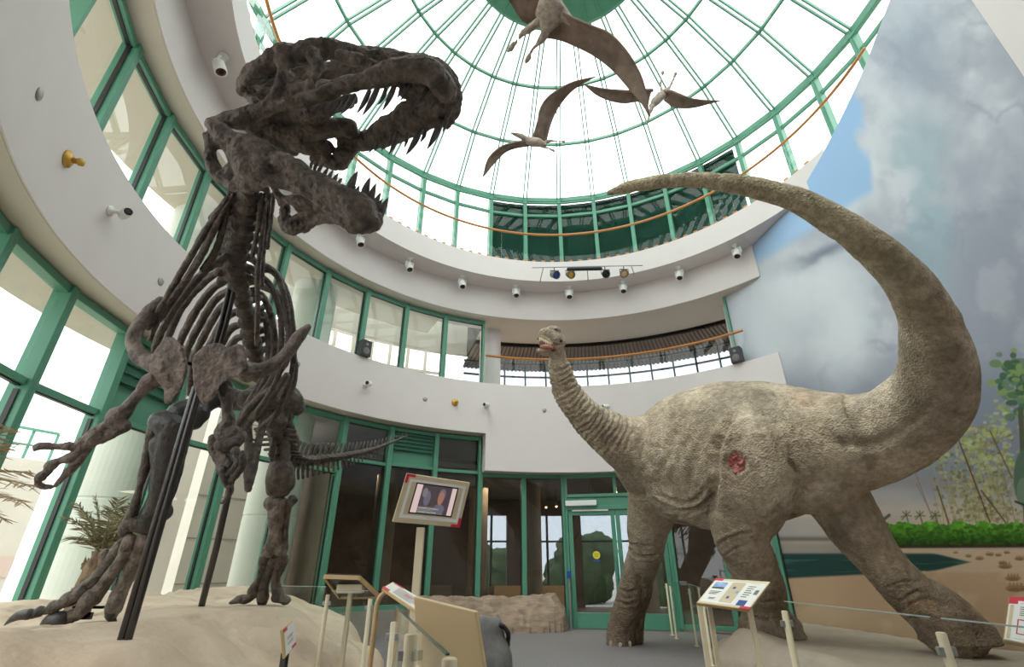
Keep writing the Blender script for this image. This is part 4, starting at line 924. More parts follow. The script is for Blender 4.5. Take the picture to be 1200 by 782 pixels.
for a, e, r in [((885, 355), (843, 438), 4), ((812, 385), (768, 458), 3.8), ((835, 378), (819, 412), 2.4), ((772, 392), (762, 433), 2), ((735, 392), (708, 456), 3), ((716, 402), (703, 430), 1.8), ((692, 412), (683, 442), 1.8), ((668, 420), (656, 444), 1.8), ((912, 325), (898, 376), 2.6), ((650, 428), (636, 450), 1.4)]:
    (u0, v0), (u1, v1) = z2(*a), z2(*e); tooth(skull, u0, v0-1, u1, v1, 2.6-.0025*(u0-440), r, 1.2)
# ---- lower jaw: near ramus plate with opening, far ramus struts
J = 2.30
jaw_s = [
 [(248, 146, J+.05, 7), (262, 158, J+.03, 10), (285, 168, J, 10), (312, 182, J, 12), (345, 200, J-.02, 12), (375, 218, J-.04, 14), (402, 234, J-.06, 17), (424, 248, J-.06, 20), (432, 256, J-.05, 17)],
 [(243, 160, J+.05, 6), (247, 180, J+.05, 7), (254, 202, J+.05, 8), (270, 216, J+.04, 8), (290, 218, J+.02, 8), (312, 212, J, 8), (335, 212, J, 10), (360, 220, J-.02, 12)],
 [(282, 178, J+.02, 14), (292, 198, J+.01, 17), (312, 198, J, 15)],
 [(256, 160, J+.05, 8), (257, 172, J+.06, 5)], [(270, 198, J+.04, 7), (262, 206, J+.05, 7)], [(276, 170, J+.02, 8), (278, 184, J+.02, 7)],
 [(414, 262, J-.05, 12), (424, 262, J-.05, 12)],
 # far ramus
 [(322, 222, 2.62, 5), (329, 232, 2.66, 5.5), (334, 246, 2.7, 6), (331, 260, 2.72, 6), (338, 269, 2.72, 6.5), (352, 269, 2.72, 6.5), (366, 262, 2.72, 6), (382, 255, 2.7, 7), (400, 258, 2.62, 7), (418, 262, 2.5, 8)],
 [(334, 262, 2.72, 5), (350, 256, 2.72, 5), (366, 246, 2.7, 7), (380, 240, 2.66, 10), (398, 246, 2.6, 10)],
 [(330, 234, 2.66, 5), (350, 236, 2.66, 8), (368, 242, 2.68, 8)], [(345, 236, 2.66, 6), (352, 246, 2.7, 5), (360, 252, 2.7, 4)],
 [(370, 206, 2.58, 6), (385, 216, 2.55, 6), (405, 224, 2.5, 7), (425, 236, 2.42, 8)],
]
jaw = bonepart('lower_jaw', jaw_s, 'boneL', .0075, .010, 13, extra=pits, sm_=1, plates=[([(258, 144, J+.05), (273, 153, J+.03), (300, 160, J), (323, 173, J), (352, 188, J), (369, 201, J), (391, 217, J-.02), (417, 230, J-.04), (436, 240, J-.06), (444, 255, J-.06), (421, 273, J-.06), (404, 268, J-.06), (382, 247, J-.04), (360, 233, J-.02), (334, 223, J), (313, 220, J), (292, 226, J+.02), (276, 222, J+.03), (274, 200, J+.03), (262, 178, J+.05), (252, 160, J+.05)], .055)])
z7 = lambda x, y: (230+x*.2174, 120+y*.2174)
for a, e, r in [((825, 480), (872, 368), 5), ((908, 510), (938, 403), 4.8), ((942, 530), (970, 436), 4.2), ((965, 560), (996, 486), 3.6), ((1000, 590), (1039, 512), 4), ((980, 575), (1004, 520), 2.6), ((870, 490), (880, 448), 2.6), ((850, 485), (862, 452), 2)]:
    (u0, v0), (u1, v1) = z7(*a), z7(*e); tooth(jaw, u0, v0+2, u1, v1, 2.3, r, -1.4)
for a, e, r in [((660, 372), (690, 330), 2.2), ((690, 395), (715, 350), 2.4), ((715, 415), (738, 365), 2.6), ((740, 432), (768, 380), 2.8), ((765, 445), (790, 405), 2.2), ((640, 355), (660, 322), 2), ((620, 340), (636, 308), 1.8)]:
    (u0, v0), (u1, v1) = z7(*a), z7(*e); tooth(jaw, u0, v0+1, u1, v1, 2.40, r, -1)
# ---- neck and back vertebrae
cv = cat_rom([(296, 180, 2.75, 11), (293, 205, 2.82, 13), (290, 230, 2.9, 13.5), (286, 253, 3.0, 14), (282, 276, 3.08, 14), (277, 300, 3.15, 13), (277, 323, 3.25, 12), (283, 343, 3.35, 11), (288, 366, 3.5, 11), (293, 390, 3.7, 11), (298, 412, 3.9, 11), (306, 440, 4.2, 11), (318, 470, 4.5, 11)], 2)
for k in range(len(cv)-1):
    (u, v, d, r), (u2, v2, d2, r2) = cv[k], cv[k+1]; f_ = lambda t: (u+(u2-u)*t, v+(v2-v)*t, d+(d2-d)*t)
    neck = v < 330; e = 1.0 if k % 2 == 0 else .92
    s = [[(*f_(.05), r*1.0), (*f_(.3), r*.76), (*f_(.7), r*.76), (*f_(.93), r*1.0)]]
    if neck:
        s += [[(u-2, v, d-.02, 5), (u-r*1.4, v+3, d, 4.5), (u-r*1.75, v+10, d+.02, 3)], [(u+2, v, d, 5), (u+r*1.4, v+3, d+.03, 4.5), (u+r*1.7, v+9, d+.05, 3)], [(u+3, v-2, d+.1, 4), (u+9, v-3, d+.28, 3.5)]]
    else:
        s += [[(u+2, v, d+.1, 5), (u+r*1.6, v-4, d+.16, 4), (u+r*2.0, v-8, d+.22, 3)]]
    bonepart('vertebra', s, 'bone', .012, .006, 12, n=10, sm_=1)
for pts in [[(273, 228, 2.85), (256, 258, 2.9), (240, 292, 2.95), (218, 328, 3.0), (192, 362, 3.02), (176, 398, 3.05)], [(266, 232, 2.85), (246, 262, 2.9), (226, 296, 2.95), (206, 330, 3.0), (188, 360, 3.0), (174, 385, 3.02)],
            [(262, 236, 2.88), (250, 268, 2.95), (232, 305, 3.0), (208, 345, 3.05), (186, 376, 3.05)], [(258, 244, 2.9), (247, 256, 2.9)], [(268, 232, 2.9), (262, 262, 2.95), (252, 296, 3.0), (238, 316, 3.02)]]:
    bonepart('neck_rib', [[(*p, 4.2-.4*abs(i-2)) for i, p in enumerate(pts)]], 'bone', .009, .004, 14, n=8, sm_=1)
for pts in [[(311, 227, 2.92), (308, 270, 2.98), (302, 320, 3.02), (302, 360, 3.05), (301, 405, 3.1)], [(316, 228, 2.95), (313, 262, 3.0), (308, 300, 3.08), (306, 335, 3.1)], [(306, 228, 2.9), (303, 262, 2.96), (296, 300, 3.0)], [(320, 228, 3.0), (318, 250, 3.05), (313, 290, 3.1)]]:
    bonepart('neck_rib', [[(*p, 3.4-.2*abs(i-3)) for i, p in enumerate(pts)]], 'bone', .009, .004, 14, n=8, sm_=1)
# ---- ribs
LR = [([(266, 300), (236, 322), (204, 362), (184, 400), (178, 425)], 3.1), ([(268, 312), (240, 330), (212, 362), (196, 400), (190, 440)], 3.25), ([(270, 325), (246, 342), (222, 378), (206, 415), (200, 450)], 3.4),
      ([(273, 338), (252, 352), (232, 385), (216, 420), (210, 455)], 3.55), ([(277, 350), (258, 362), (240, 392), (226, 425), (222, 462)], 3.7), ([(280, 364), (264, 374), (248, 402), (236, 432), (232, 466)], 3.85), ([(284, 380), (270, 386), (256, 410), (246, 438), (244, 470)], 4.0), ([(288, 395), (276, 398), (264, 420), (256, 448)], 4.15)]
for pts, d in LR: bonepart('rib', [[(u, v, d+.06*(1-i)*(-.5), [4.2, 4.6, 4.6, 4, 3.2][i]) for i, (u, v) in enumerate(pts)]], 'bone', .009, .004, 14, n=9, sm_=1)
RR = [([(292, 318), (312, 312), (328, 330), (337, 372), (336, 412), (322, 450), (300, 485)], 3.3), ([(290, 330), (308, 326), (322, 345), (330, 385), (326, 425), (308, 462), (286, 490)], 3.45), ([(292, 345), (306, 345), (316, 365), (322, 398), (316, 432), (300, 465)], 3.6),
      ([(296, 365), (308, 368), (314, 390), (314, 420), (304, 450), (288, 476)], 3.75), ([(298, 318), (320, 318), (336, 345), (343, 385), (344, 425), (334, 462), (316, 500)], 3.5), ([(300, 385), (318, 392), (326, 420), (320, 450), (300, 480), (280, 500)], 3.9),
      ([(306, 335), (330, 350), (340, 400), (346, 440), (332, 475), (302, 505)], 3.8)]
for pts, d in RR: bonepart('rib', [[(u, v, d+.02*i, 4.4-.22*i) for i, (u, v) in enumerate(pts)]], 'bone', .009, .004, 14, n=9, sm_=1)
for pts in [[(346, 402), (330, 432), (306, 462), (284, 486), (276, 505)], [(336, 440), (316, 468), (296, 490), (282, 512)], [(318, 456), (300, 470), (276, 500)]]:
    bonepart('belly_rib', [[(u, v, 3.5+.03*i, 4.2) for i, (u, v) in enumerate(pts)]], 'bone', .009, .005, 14, n=9, sm_=1)
# ---- shoulder girdles (plates have real thickness)
z8 = lambda pts, d: [(140+x*.2941, 370+y*.2941, d) for x, y in pts]
bonepart('shoulder_blade', [[(188, 352, 3.05, 5), (176, 364, 3.0, 7), (164, 380, 2.95, 7.5), (157, 398, 2.9, 8), (162, 414, 2.86, 8.5), (174, 424, 2.84, 10), (190, 430, 2.82, 13), (198, 445, 2.82, 12)]], 'boneL', .010, .010, 9,
         plates=[(z8([(185, 78), (215, 80), (240, 105), (262, 150), (268, 200), (262, 255), (235, 310), (200, 350), (180, 352), (176, 300), (158, 260), (135, 215), (128, 160), (150, 120)], 2.80), .06)])
bonepart('shoulder_blade', [[(361, 383, 3.0, 4.5), (352, 392, 2.98, 6.5), (340, 408, 2.95, 7.5), (325, 424, 2.9, 8.5), (306, 434, 2.85, 9.5), (290, 436, 2.82, 12)]], 'boneL', .010, .010, 9,
         plates=[(z8([(292, 190), (300, 155), (335, 122), (375, 112), (405, 112), (430, 128), (470, 112), (498, 120), (510, 150), (512, 205), (480, 240), (440, 255), (405, 275), (375, 330), (345, 368), (320, 345), (300, 290)], 2.78), .06)])
bonepart('collar_plate', [[(221, 426, 2.84, 3), (234, 428, 2.84, 3)]], 'steel', .01, 0)
# ---- fore limbs
bonepart('upper_arm', [[(190, 444, 2.84, 9), (180, 446, 2.83, 11), (168, 456, 2.8, 7), (156, 470, 2.77, 6.5), (147, 482, 2.74, 9), (136, 490, 2.72, 12), (142, 500, 2.72, 9)]], 'boneL', .010, .008, 10)
bonepart('forearm', [[(136, 490, 2.72, 9), (126, 498, 2.7, 6), (114, 506, 2.68, 7), (106, 516, 2.66, 9)], [(146, 500, 2.72, 8), (134, 508, 2.7, 5), (118, 514, 2.68, 6)]], 'boneL', .010, .008, 10)
bonepart('hand', [[(112, 512, 2.66, 8), (102, 518, 2.65, 9), (94, 524, 2.64, 7)]], 'boneL', .009, .007, 12)
for pts in [[(98, 521, 5), (88, 525, 4.5), (80, 523, 5), (66, 524, 4), (54, 523, 4.5), (44, 524, 4.5), (39, 529, 3)], [(98, 524, 6), (90, 532, 5), (80, 537, 5.5), (70, 540, 4.5), (60, 546, 5.5), (56, 553, 4.5), (48, 559, 5), (42, 567, 3.5), (54, 571, 4), (63, 571, 2.5)], [(104, 524, 5), (98, 534, 4.5), (88, 545, 5), (78, 555, 4.5), (70, 564, 4), (64, 571, 2.5)]]:
    bonepart('finger', [[(u, v, 2.64-.0006*(98-u)*3, r) for u, v, r in bulge(pts)]], 'boneL', .008, .006, 16, n=10, sm_=1)
bonepart('upper_arm', [[(262, 448, 2.85, 8), (266, 462, 2.85, 8.5), (266, 480, 2.84, 6.5), (268, 495, 2.83, 8), (262, 508, 2.82, 11), (274, 508, 2.82, 9)]], 'bone', .010, .008, 10)
bonepart('forearm', [[(252, 515, 2.8, 8), (250, 528, 2.79, 6), (258, 542, 2.78, 6), (262, 552, 2.76, 8)], [(282, 512, 2.8, 7), (272, 520, 2.76, 7), (258, 522, 2.74, 7)], [(268, 516, 2.8, 8), (262, 530, 2.78, 7), (270, 545, 2.76, 7)]], 'bone', .009, .009, 14)
for pts in [[(284, 532, 4), (284, 545, 4.5), (277, 556, 4.5), (266, 566, 4), (260, 560, 3)], [(262, 552, 6), (266, 566, 5), (270, 574, 4), (266, 584, 3), (259, 590, 1.5)], [(276, 528, 5), (280, 540, 4), (272, 552, 5), (262, 560, 4)]]:
    bonepart('finger', [[(u, v, 2.74, r) for u, v, r in pts]], 'bone', .008, .006, 16, n=10, sm_=1)
# ---- pelvis and hanging pubis
bonepart('pelvis', [[(290, 468, 4.3, 12), (312, 462, 4.5, 14), (336, 466, 4.75, 15), (348, 478, 5.0, 9)], [(262, 466, 4.4, 13), (285, 470, 4.4, 12)], [(300, 480, 4.5, 12), (324, 495, 4.7, 12)], [(330, 470, 4.7, 10), (336, 500, 4.9, 8), (342, 520, 5.0, 9)]], 'bone', .016, .012, 7)
bonepart('pubis', [[(290, 488, 4.4, 6), (291, 510, 4.35, 4.5), (291, 535, 4.3, 4.5), (291, 560, 4.25, 5.5), (291, 573, 4.25, 4.5)], [(310, 488, 4.5, 5), (304, 515, 4.4, 4.5), (298, 545, 4.3, 4.5), (293, 568, 4.25, 4)]], 'bone', .011, .006, 10)
# ---- left leg (nearer the windows), dark shin
bonepart('thigh_bone', [[(262, 462, 4.35, 14), (246, 468, 4.25, 13), (230, 478, 4.15, 14), (214, 486, 4.08, 17), (206, 494, 4.04, 13)], [(232, 486, 4.1, 13), (228, 494, 4.08, 10)]], 'boneB', .013, .007, 8)
bonepart('shin_bone', [[(192, 495, 4.0, 16), (206, 500, 4.0, 17), (203, 516, 4.0, 17), (198, 536, 4.0, 17), (195, 556, 4.0, 16), (190, 578, 4.0, 14), (182, 598, 4.0, 14), (176, 612, 4.0, 14)], [(190, 600, 4.0, 12), (170, 612, 4.0, 10)], [(188, 520, 3.98, 12), (186, 548, 3.98, 8)]], 'boneB', .013, .009, 7)
bonepart('calf_bone', [[(180, 504, 3.98, 7), (174, 525, 3.98, 5), (170, 548, 3.97, 5.5), (164, 570, 3.96, 4), (158, 592, 3.96, 5), (153, 608, 3.96, 7)]], 'bone', .010, .006, 10)
bonepart('ankle_bone', [[(147, 622, 3.96, 8), (154, 612, 3.96, 9), (166, 616, 3.96, 9), (176, 618, 3.98, 8)]], 'bone', .010, .008, 12)
bonepart('foot_bone', [[(141, 641, 3.95, 7.5), (134, 652, 3.94, 8), (122, 668, 3.92, 6.5), (110, 681, 3.9, 7), (100, 690, 3.88, 9)]], 'bone', .010, .007, 12)
bonepart('foot_bone', [[(152, 634, 3.93, 8), (145, 652, 3.92, 7), (132, 672, 3.9, 7), (118, 690, 3.88, 8), (108, 700, 3.86, 11)]], 'boneL', .010, .007, 12)
bonepart('foot_bone', [[(168, 634, 3.97, 9), (160, 652, 3.96, 8), (151, 672, 3.94, 7.5), (143, 690, 3.93, 8), (138, 700, 3.92, 9), (134, 714, 3.91, 8)], [(178, 636, 3.98, 5), (170, 655, 3.98, 5), (160, 676, 3.97, 4)]], 'boneL', .010, .007, 12)
bonepart('toe_bone', [[(123, 648, 3.94, 5), (121, 660, 3.93, 5.5), (119, 668, 3.92, 4)]], 'boneL', .008, .005, 16)
for pts, mm in [([(94, 696, 7), (86, 702, 6.5), (80, 703, 7.5), (70, 709, 6), (63, 712, 7), (54, 717, 5.5), (48, 717, 6.5), (38, 721, 5.5), (32, 721, 6)], 'bone'), ([(104, 702, 9), (98, 712, 8), (90, 722, 7), (84, 722, 8), (76, 728, 7.5), (70, 728, 8), (66, 730, 8)], 'boneL'), ([(136, 704, 8), (133, 712, 8), (131, 722, 7)], 'boneL')]:
    bonepart('toe', [[(u, v, 3.82-.0012*(94-u), r) for u, v, r in bulge(pts, 2.4)]], mm, .009, .008, 14)
def claw(pts, d, parent=rex):
    b = B(); w_ = cat_rom([(*P(u, v, d), max(.001, r*d/F)) for u, v, r in pts], 5); b.tube([p[:3] for p in w_], [max(.001, p[3]) for p in w_], 10); return b.put('toe_claw', M['claw'], parent, True)
claw([(34, 720, 6), (24, 721, 5.5), (14, 726, 3.5), (5, 733, .5)], 3.74); claw([(70, 726, 9), (60, 728, 8.5), (52, 734, 5.5), (44, 739, .5)], 3.76); claw([(131, 718, 6), (131, 724, 5), (136, 728, 1)], 3.85)
# ---- right leg
bonepart('thigh_bone', [[(346, 468, 4.95, 9), (334, 468, 4.95, 15), (333, 482, 4.93, 13), (332, 500, 4.9, 9.5), (331, 520, 4.88, 9), (329, 540, 4.86, 10.5), (324, 560, 4.84, 12), (320, 574, 4.84, 8)], [(331, 550, 4.86, 12), (334, 566, 4.86, 12), (332, 575, 4.86, 8)]], 'bone', .013, .008, 8)
bonepart('shin_bone', [[(318, 590, 4.86, 9), (330, 590, 4.86, 8), (325, 602, 4.86, 10), (324, 618, 4.87, 8.5), (323, 634, 4.87, 9), (316, 645, 4.88, 8)], [(324, 632, 4.87, 8), (330, 644, 4.88, 8)]], 'boneL', .012, .010, 8)
bonepart('calf_bone', [[(343, 586, 4.86, 6), (338, 596, 4.86, 3.5), (336, 612, 4.87, 3.5), (334, 630, 4.88, 3.5), (333, 642, 4.88, 5)]], 'bone', .010, .005, 12)
for pts in [[(311, 655, 8), (308, 668, 5.5), (303, 682, 5), (297, 693, 7)], [(321, 655, 7), (314, 672, 5.5), (309, 688, 5.5), (308, 700, 7)], [(330, 655, 7), (325, 668, 5), (323, 684, 5), (326, 698, 7)], [(334, 657, 3.5), (330, 668, 3.5), (326, 676, 2.5)]]:
    bonepart('foot_bone', [[(u, v, 4.92, r) for u, v, r in pts]], 'bone', .010, .006, 12)
for pts in [[(297, 696, 6), (290, 702, 5), (282, 702, 5), (276, 704, 4), (269, 707, 1.5)], [(308, 700, 7), (307, 706, 6), (305, 710, 3)], [(324, 700, 6), (332, 702, 5), (338, 704, 3.5), (333, 707, 3)]]:
    bonepart('toe', [[(u, v, 4.94, r) for u, v, r in pts]], 'bone', .010, .006, 14)
# ---- tail
tv = cat_rom([(322, 500, 4.75), (326, 520, 4.9), (335, 534, 5.05), (350, 540, 5.25), (365, 539.5, 5.45), (388, 537, 5.7), (410, 533, 6.0), (432, 528, 6.35), (454, 520.5, 6.7), (477, 511, 7.1)], 9)
L_ = [0]
for a, e in zip(tv[:-1], tv[1:]): L_.append(L_[-1]+(P(*e)-P(*a)).length)
NT = 36
def tat(s): return tuple(np.interp(s, L_, [p[k] for p in tv]) for k in range(3))
for k in range(NT):
    t0, t1 = k/NT, (k+.86)/NT; a, e = P(*tat(L_[-1]*t0)), P(*tat(L_[-1]*t1)); t_ = (e-a).normalized(); sc_ = (1-k/NT)
    r = .014+.072*sc_; b = B(); b.tube([a, a+(e-a)*.3, a+(e-a)*.7, e], [r, r*.78, r*.78, r], 10)
    up = Vector((0, 0, 1)); sd = t_.cross(up).normalized(); c = (a+e)/2; h = .03+.11*sc_**.8
    sw = t_*.25*h
    b.tube([c, c+up*(r+h*.5)+sw*.5, c+up*(r+h)+sw], [.026*sc_+.007, .018*sc_+.006, .022*sc_+.007], 6)
    if k < NT-8: b.tube([c, c-up*(r+h*.5)+sw*.6, c-up*(r+h*1.0)+sw*1.4], [.022*sc_+.006, .016*sc_+.006, .018*sc_+.005], 6)
    if k < 26:
        for s in (-1, 1): b.tube([c, c+sd*s*(r+.10*sc_)+t_*.02], [.016*sc_+.004, .012*sc_+.004], 6)
    b.put('tail_vertebra', M['bone'], rex, True)
# ---- steel supports
def rod(name, pts, r): 
    b = B(); b.tube(pts, r, 12, caps=True); return b.put(name, M['steel'], rex, True)
for du in (-4.5, 3.5): rod('support_pole', [P(232+du*.6, 455, 3.35), P(190+du*.8, 600, 3.2), P(146+du, 752, 3.08)], .024)
rod('support_pole', [P(272, 560, 4.5), P(254, 640, 4.55), P(236, 711, 4.6)], .030)
for du in (-3, 3): rod('support_rod', [P(272+du, 338, 3.3), P(262+du, 380, 3.32), P(247+du, 432, 3.34), P(232, 462, 3.35)], .016)
b = B(); p_ = P(100, 722, 3.86); b.box(p_, (.10, .03, .05)); b.box(P(104, 712, 3.9), (.24, .03, .02)); b.put('foot_bracket', M['steel'], rex)

# ================================================================== FLYING REPTILES
def ptero(name, label, wings, parts, d0, vox):
    fake = parts[0][1][0][0]
    t = thing(name, label, 'flying reptile', P(fake[0], fake[1], d0))
    for lead, trail in wings:
        n_ = 22; m_ = 7
        def rs(c):
            q = np.array(cat_rom([(u, v, d0+dd) for u, v, dd in c], 8)); s = np.r_[0, np.cumsum(np.hypot(*np.diff(q[:, :2], axis=0).T))]; x = np.linspace(0, s[-1], n_)
            return [P(*[np.interp(a, s, q[:, k]) for k in range(3)]) for a in x]
        A, Z = rs(lead), rs(trail); b = B(); grid = []
        for a, z in zip(A, Z):
            w_ = (z-a).length; grid.append([a.lerp(z, j/(m_-1))+Vector((0, 0, .10*w_*math.sin(PI*j/(m_-1)))) for j in range(m_)])
        th = .006*d0/6; vs = [p+Vector((0, 0, th)) for r in grid for p in r]+[p-Vector((0, 0, th)) for r in grid for p in r]; K = n_*m_; fs = []
        for i in range(n_-1):
            for j in range(m_-1):
                q = (i*m_+j, i*m_+j+1, (i+1)*m_+j+1, (i+1)*m_+j); fs += [q, tuple(K+x for x in q[::-1])]
        for i in range(n_-1):
            for j in (0, m_-1): fs.append((i*m_+j, (i+1)*m_+j, K+(i+1)*m_+j, K+i*m_+j))
        for j in range(m_-1):
            for i in (0, n_-1): fs.append((i*m_+j, i*m_+j+1, K+i*m_+j+1, K+i*m_+j))
        b.add(vs, fs); wo_ = b.put('wing', M['wing'], t, True)
        b = B(); b.tube(A, [(.016*(1-i/n_)+.005)*d0/6 for i in range(n_)], 8); b.put('wing_finger', M['wing'], wo_, True)
    for nm, ss, mm in parts:
        b = B()
        for s in ss: stroke(b, [(u, v, d0+dd, r) for u, v, dd, r in s], 12, 5)
        put(nm, remesh(b, vox, vox*.7, 12, 1), M[mm], t, True)
    return t
ptero('flying_reptile', 'largest brown flying reptile, seen from below at the top edge beside the green dome cap',
 [([(652, 12, .0), (670, 21, -.05), (693, 31, -.1), (713, 39, -.15), (729, 54, -.2), (744, 75, -.25), (755, 100, -.3), (761, 136, -.35)], [(634, 44, .25), (655, 47, .2), (675, 55, .15), (698, 67, .05), (719, 84, -.05), (739, 107, -.2), (752, 122, -.3), (760, 136, -.35)]),
  ([(636, -16, .0), (620, -30, 0), (600, -48, .0), (575, -70, -.1), (555, -100, -.2)], [(632, 24, .2), (615, 27, .2), (600, 6, .15), (578, -30, 0), (556, -98, -.2)])],
 [('body', [[(645, -30, 0, 7), (644, -8, 0, 11), (646, 8, 0, 12.5), (650, 18, .05, 11), (648, 26, .1, 8)], [(652, 10, 0, 9), (664, 22, .05, 7), (669, 30, .05, 3)], [(638, 6, 0, 8), (636, 20, .1, 8), (642, 30, .1, 8)]], 'fur'),
  ('leg', [[(636, 22, .1, 6), (624, 32, .15, 5), (613, 39, .15, 3), (606, 47, .2, 2), (600, 55, .25, 3), (596, 59, .25, 2.5)]], 'fur'), ('leg', [[(640, 30, .1, 7), (636, 44, .15, 5), (628, 53, .15, 3), (622, 62, .2, 2.2), (619, 68, .2, 3.2), (616, 72, .2, 2.5)]], 'fur'),
  ('hand', [[(712, 38, -.14, 2), (716, 34, -.14, 1.6)], [(712, 36, -.14, 1.5), (713, 32, -.14, 1)], [(714, 37, -.14, 1.5), (719, 33, -.14, 1)]], 'wing'),
  ('head', [[(645, -30, 0, 6), (648, -46, -.05, 7), (656, -70, -.1, 4), (664, -92, -.1, 1)], [(646, -44, -.02, 5), (638, -58, 0, 2)]], 'fur')], 6.0, .03)
ptero('flying_reptile', 'small brown flying reptile left of the others, wings bent, below the largest one',
 [([(625, 163, .05), (631, 142, -.1), (634, 127, -.15), (645, 112, -.2), (670, 97, -.3), (698, 90, -.4)], [(640, 168, .15), (646, 145, .15), (654, 127, .05), (667, 110, -.1), (680, 100, -.25), (698, 90, -.4)]),
  ([(617, 166, 0), (601, 168, -.1), (585, 174, -.1), (572, 187, -.15), (566, 207, -.2)], [(622, 171, .2), (604, 174, .1), (592, 179, .05), (580, 191, -.05), (567, 207, -.2)])],
 [('body', [[(616, 163, 0, 4), (622, 166, 0, 5), (630, 167, 0, 5), (637, 170, .05, 3.5)]], 'fur'), ('head', [[(617, 163, 0, 3.5), (611, 160, -.05, 3), (603, 157, -.08, 1.6), (596, 155, -.1, .8)]], 'fur'),
  ('leg', [[(636, 168, .05, 2.8), (645, 165, .1, 1.8), (654, 166, .1, 1.3), (661, 166, .1, 2)]], 'fur'), ('leg', [[(634, 170, .05, 2.8), (640, 173, .1, 1.6), (645, 175, .1, 1.5), (649, 177, .1, 2)]], 'fur')], 9.5, .03)
ptero('flying_reptile', 'small brown flying reptile on the right with pale body, legs up and beak down',
 [([(764, 106, 0), (752, 106, -.1), (740, 107, -.1), (722, 106, -.2), (705, 104, -.3), (684, 99, -.4)], [(760, 122, .2), (748, 119, .1), (733, 121, .0), (718, 119, -.1), (700, 112, -.25), (684, 99, -.4)]),
  ([(776, 108, 0), (785, 107, -.1), (796, 111, -.15), (810, 116, -.2), (828, 118, -.3), (845, 118, -.4)], [(778, 118, .2), (788, 125, .1), (800, 127, .0), (814, 126, -.1), (830, 122, -.25), (845, 118, -.4)])],
 [('body', [[(764, 124, 0, 3.5), (769, 118, 0, 5.5), (775, 112, 0, 5), (779, 107, .05, 3.5)]], 'fur'), ('head', [[(766, 122, 0, 3), (763, 128, -.05, 3), (760, 138, -.08, 1.6), (754, 155, -.1, .8)]], 'fur'),
  ('leg', [[(776, 108, .05, 2.6), (774, 101, .1, 1.8), (775, 92, .1, 1.3), (777, 85, .1, 2.2)]], 'fur'), ('leg', [[(780, 107, .05, 2.6), (785, 101, .1, 1.7), (789, 93, .1, 1.3), (792, 86, .1, 2.2)]], 'fur')], 9.5, .03)

# ================================================================== LAMPS, CAMERAS, DISCS ON THE BANDS
def make_spot(label, lens='lens'):
    t = thing('spotlight', label, 'spotlight', (0, 0, 0), 'white spotlights under the upper ledge')
    b = B(); b.lathe((0, 0, 0), (0, 0, -1), [(0, .075), (.03, .075), (.035, .03), (.16, .028)], 16); kid('ceiling_mount', b, M['white'], t, True)
    ax = Vector((-.45, 0, -1)).normalized(); b = B(); c = Vector((.06, 0, -.14)); b.lathe(c, ax, [(0, .05), (.02, .08), (.05, .09), (.24, .09), (.25, .075), (.23, .07)], 20); h = kid('lamp_head', b, M['white'], t, True)
    b = B(); b.lathe(c+ax*.232, ax, [(0, .072), (.004, .072), (.012, .04), (.014, .01)], 20); l_ = kid('lens', b, M[lens], h, True)
    b = B(); b.beam(Vector((0, -.10, -.12)), Vector((.02, -.10, -.24)), .02, .03); b.beam(Vector((0, .10, -.12)), Vector((.02, .10, -.24)), .02, .03); b.beam(Vector((0, -.1, -.12)), Vector((0, .1, -.12)), .03, .02); kid('yoke', b, M['white'], t)
    return t
sp = [(40.7, 'nearest the mural'), (55.5, 'second from the mural'), (70.5, 'third from the mural, right of the hanging stage lights'), (85.4, 'directly below the hanging stage lights'), (100.4, 'first one left of the stage lights'), (115.8, 'second one left of the stage lights'), (131.0, 'third one left of the stage lights'), (145.3, 'just under the tip of the lower jaw'), (160.5, 'glimpsed inside the open jaws'), (191.6, 'alone left of the skull')]
s0 = None
for k, (a, w_) in enumerate(sp):
    lab = 'white spotlight under the upper ledge, '+w_
    if s0 is None: s0 = make_spot(lab); o = s0
    else: o = dup(s0, label=lab)
    o.location = pol(5.68, a, 8.31); o.rotation_euler = (0, 0, math.radians(a))
def make_cam(label):
    t = thing('bullet_camera', label, 'camera', (0, 0, 0), 'white cameras on the lower balcony wall')
    b = B(); b.lathe((0, 0, 0), (-1, 0, 0), [(0, .06), (.025, .06), (.03, .025), (.10, .022)], 16); kid('wall_mount', b, M['white'], t, True)
    ax = Vector((-.62, .75, -.18)).normalized(); c = Vector((-.11, -.06, 0)); b = B(); b.lathe(c, ax, [(0, .035), (.02, .052), (.20, .055), (.21, .045), (.19, .042)], 18); h = kid('camera_body', b, M['white'], t, True)
    b = B(); b.lathe(c+ax*.192, ax, [(0, .043), (.006, .043), (.012, .01)], 18); kid('lens', b, M['black'], h, True)
    return t
c0 = None
for (u, v), w_ in [((128, 247), 'nearest the viewer on the left'), ((428, 451), 'right of the raised shoulder blade'), ((569, 476), 'above the inner corner of the balcony wall'), ((711, 478), 'peeking over the neck of the grey dinosaur')]:
    p = onR(u, v, 6.0); a = math.degrees(math.atan2(p.y, p.x)); lab = 'white bullet camera on the lower balcony wall, '+w_
    if c0 is None: c0 = make_cam(lab); o = c0
    else: o = dup(c0, label=lab)
    o.location = p; o.rotation_euler = (0, 0, math.radians(a))
dz = None
